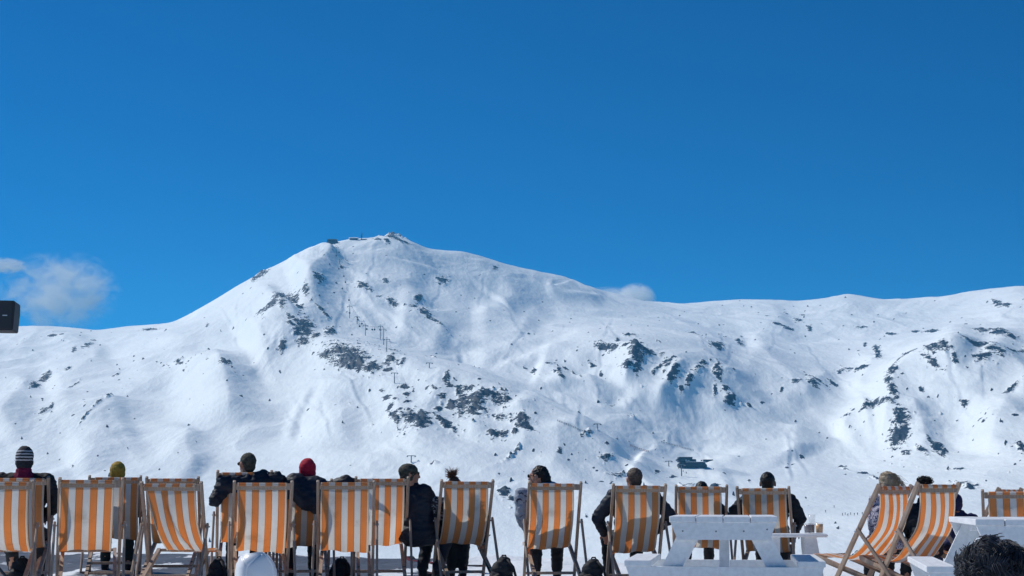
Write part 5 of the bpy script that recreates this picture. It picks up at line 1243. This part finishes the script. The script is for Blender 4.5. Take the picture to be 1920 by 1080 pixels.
# marker poles
for px, a, b_, lab in ((1632, 931, 956, 'thin dark pole standing in the hollow left of the turned chair'), (835, 884, 893, 'small slalom marker above the messy bun')):
    p = land_hit(px, b_); h = (b_ - a) * p.y / F; bm = bmesh.new(); add_tube(bm, [(0, 0, -.5), (0, 0, h)], 0.16, 6); add_box(bm, (0, 0, h * .9), (0.7, 0.3, 0.5)); o = obj('marker_pole', bm, M['steel_far']); o.location = p; tag(o, lab, 'pole')
# summit rocks and boulders in the near valley are part of the mountains

# ---------------------------------------------------------------- clouds and haze
def cloud(name, c, size, dens, seed, label, holes=0.5):
    m = bpy.data.materials.new(name + '_vapour'); m.use_nodes = True; t = m.node_tree; t.nodes.clear()
    out = t.nodes.new('ShaderNodeOutputMaterial'); vol = t.nodes.new('ShaderNodeVolumePrincipled')
    vol.inputs['Color'].default_value = (1, 1, 1, 1); vol.inputs['Anisotropy'].default_value = 0.1
    tc = N(t, 'ShaderNodeTexCoord')
    ln = N(t, 'ShaderNodeVectorMath', operation='LENGTH')
    n1 = N(t, 'ShaderNodeTexNoise', Scale=2.6, Detail=6.0, Roughness=0.62, Distortion=0.9)
    mp = N(t, 'ShaderNodeMapping'); mp.inputs['Location'].default_value = (seed, seed * 0.7, 0)
    t.links.new(tc.outputs['Object'], mp.inputs[0]); t.links.new(mp.outputs[0], n1.inputs[0]); t.links.new(tc.outputs['Object'], ln.inputs[0])
    e = math_n(t, 'SUBTRACT', 1.0, ln.outputs['Value'])
    s = math_n(t, 'ADD', math_n(t, 'MULTIPLY', e, 1.25), math_n(t, 'MULTIPLY', math_n(t, 'SUBTRACT', n1.outputs[0], holes), 6.0))
    r = ramp(t, s, [(0.2, 0.0), (0.85, 1.0)])
    edge = ramp(t, e, [(0.0, 0.0), (0.25, 1.0)])
    t.links.new(math_n(t, 'MULTIPLY', math_n(t, 'MULTIPLY', r.outputs[0], edge.outputs[0]), dens), vol.inputs['Density'])
    t.links.new(vol.outputs[0], out.inputs['Volume'])
    bm = bmesh.new(); bmesh.ops.create_uvsphere(bm, u_segments=24, v_segments=14, radius=1.0)
    o = obj(name, bm, m); o.location = c; o.scale = size
    tag(o, label, 'cloud', kind='stuff')
    return o
CY = 6200
p = at(112, 548, CY); s = CY / F
cloud('cloud', p, (122 * s, 80 * s, 84 * s), 0.008, 3.1, 'ragged thin cloud behind the low ridge at the left', 0.50)
p = at(8, 498, CY + 300); cloud('cloud', p, (50 * s, 50 * s, 17 * s), 0.012, 9.3, 'small torn wisp of cloud at the left edge of the sky', 0.47)
p = at(1193, 562, CY); cloud('cloud', p, (40 * s, 38 * s, 34 * s), 0.018, 5.2, 'small round white puff of cloud rising behind the ridge', 0.40)
p = at(1140, 560, CY); cloud('cloud', p, (76 * s, 45 * s, 24 * s), 0.012, 7.7, 'low thin strip of cloud left of the round puff', 0.44)

m = bpy.data.materials.new('haze'); m.use_nodes = True; t = m.node_tree; t.nodes.clear()
out = t.nodes.new('ShaderNodeOutputMaterial'); vol = t.nodes.new('ShaderNodeVolumePrincipled')
vol.inputs['Color'].default_value = (0.17, 0.60, 1.0, 1); vol.inputs['Density'].default_value = 0.00008; vol.inputs['Anisotropy'].default_value = 0.2
t.links.new(vol.outputs[0], out.inputs['Volume'])
bm = bmesh.new(); zlo, zhi = float(ZZ.min()) - 1.0, float(ZZ.max()) + 30
add_box(bm, (0, 2560, (zlo + zhi) / 2), (4900, 5420, zhi - zlo))
tag(obj('haze', bm, m), kind='stuff')
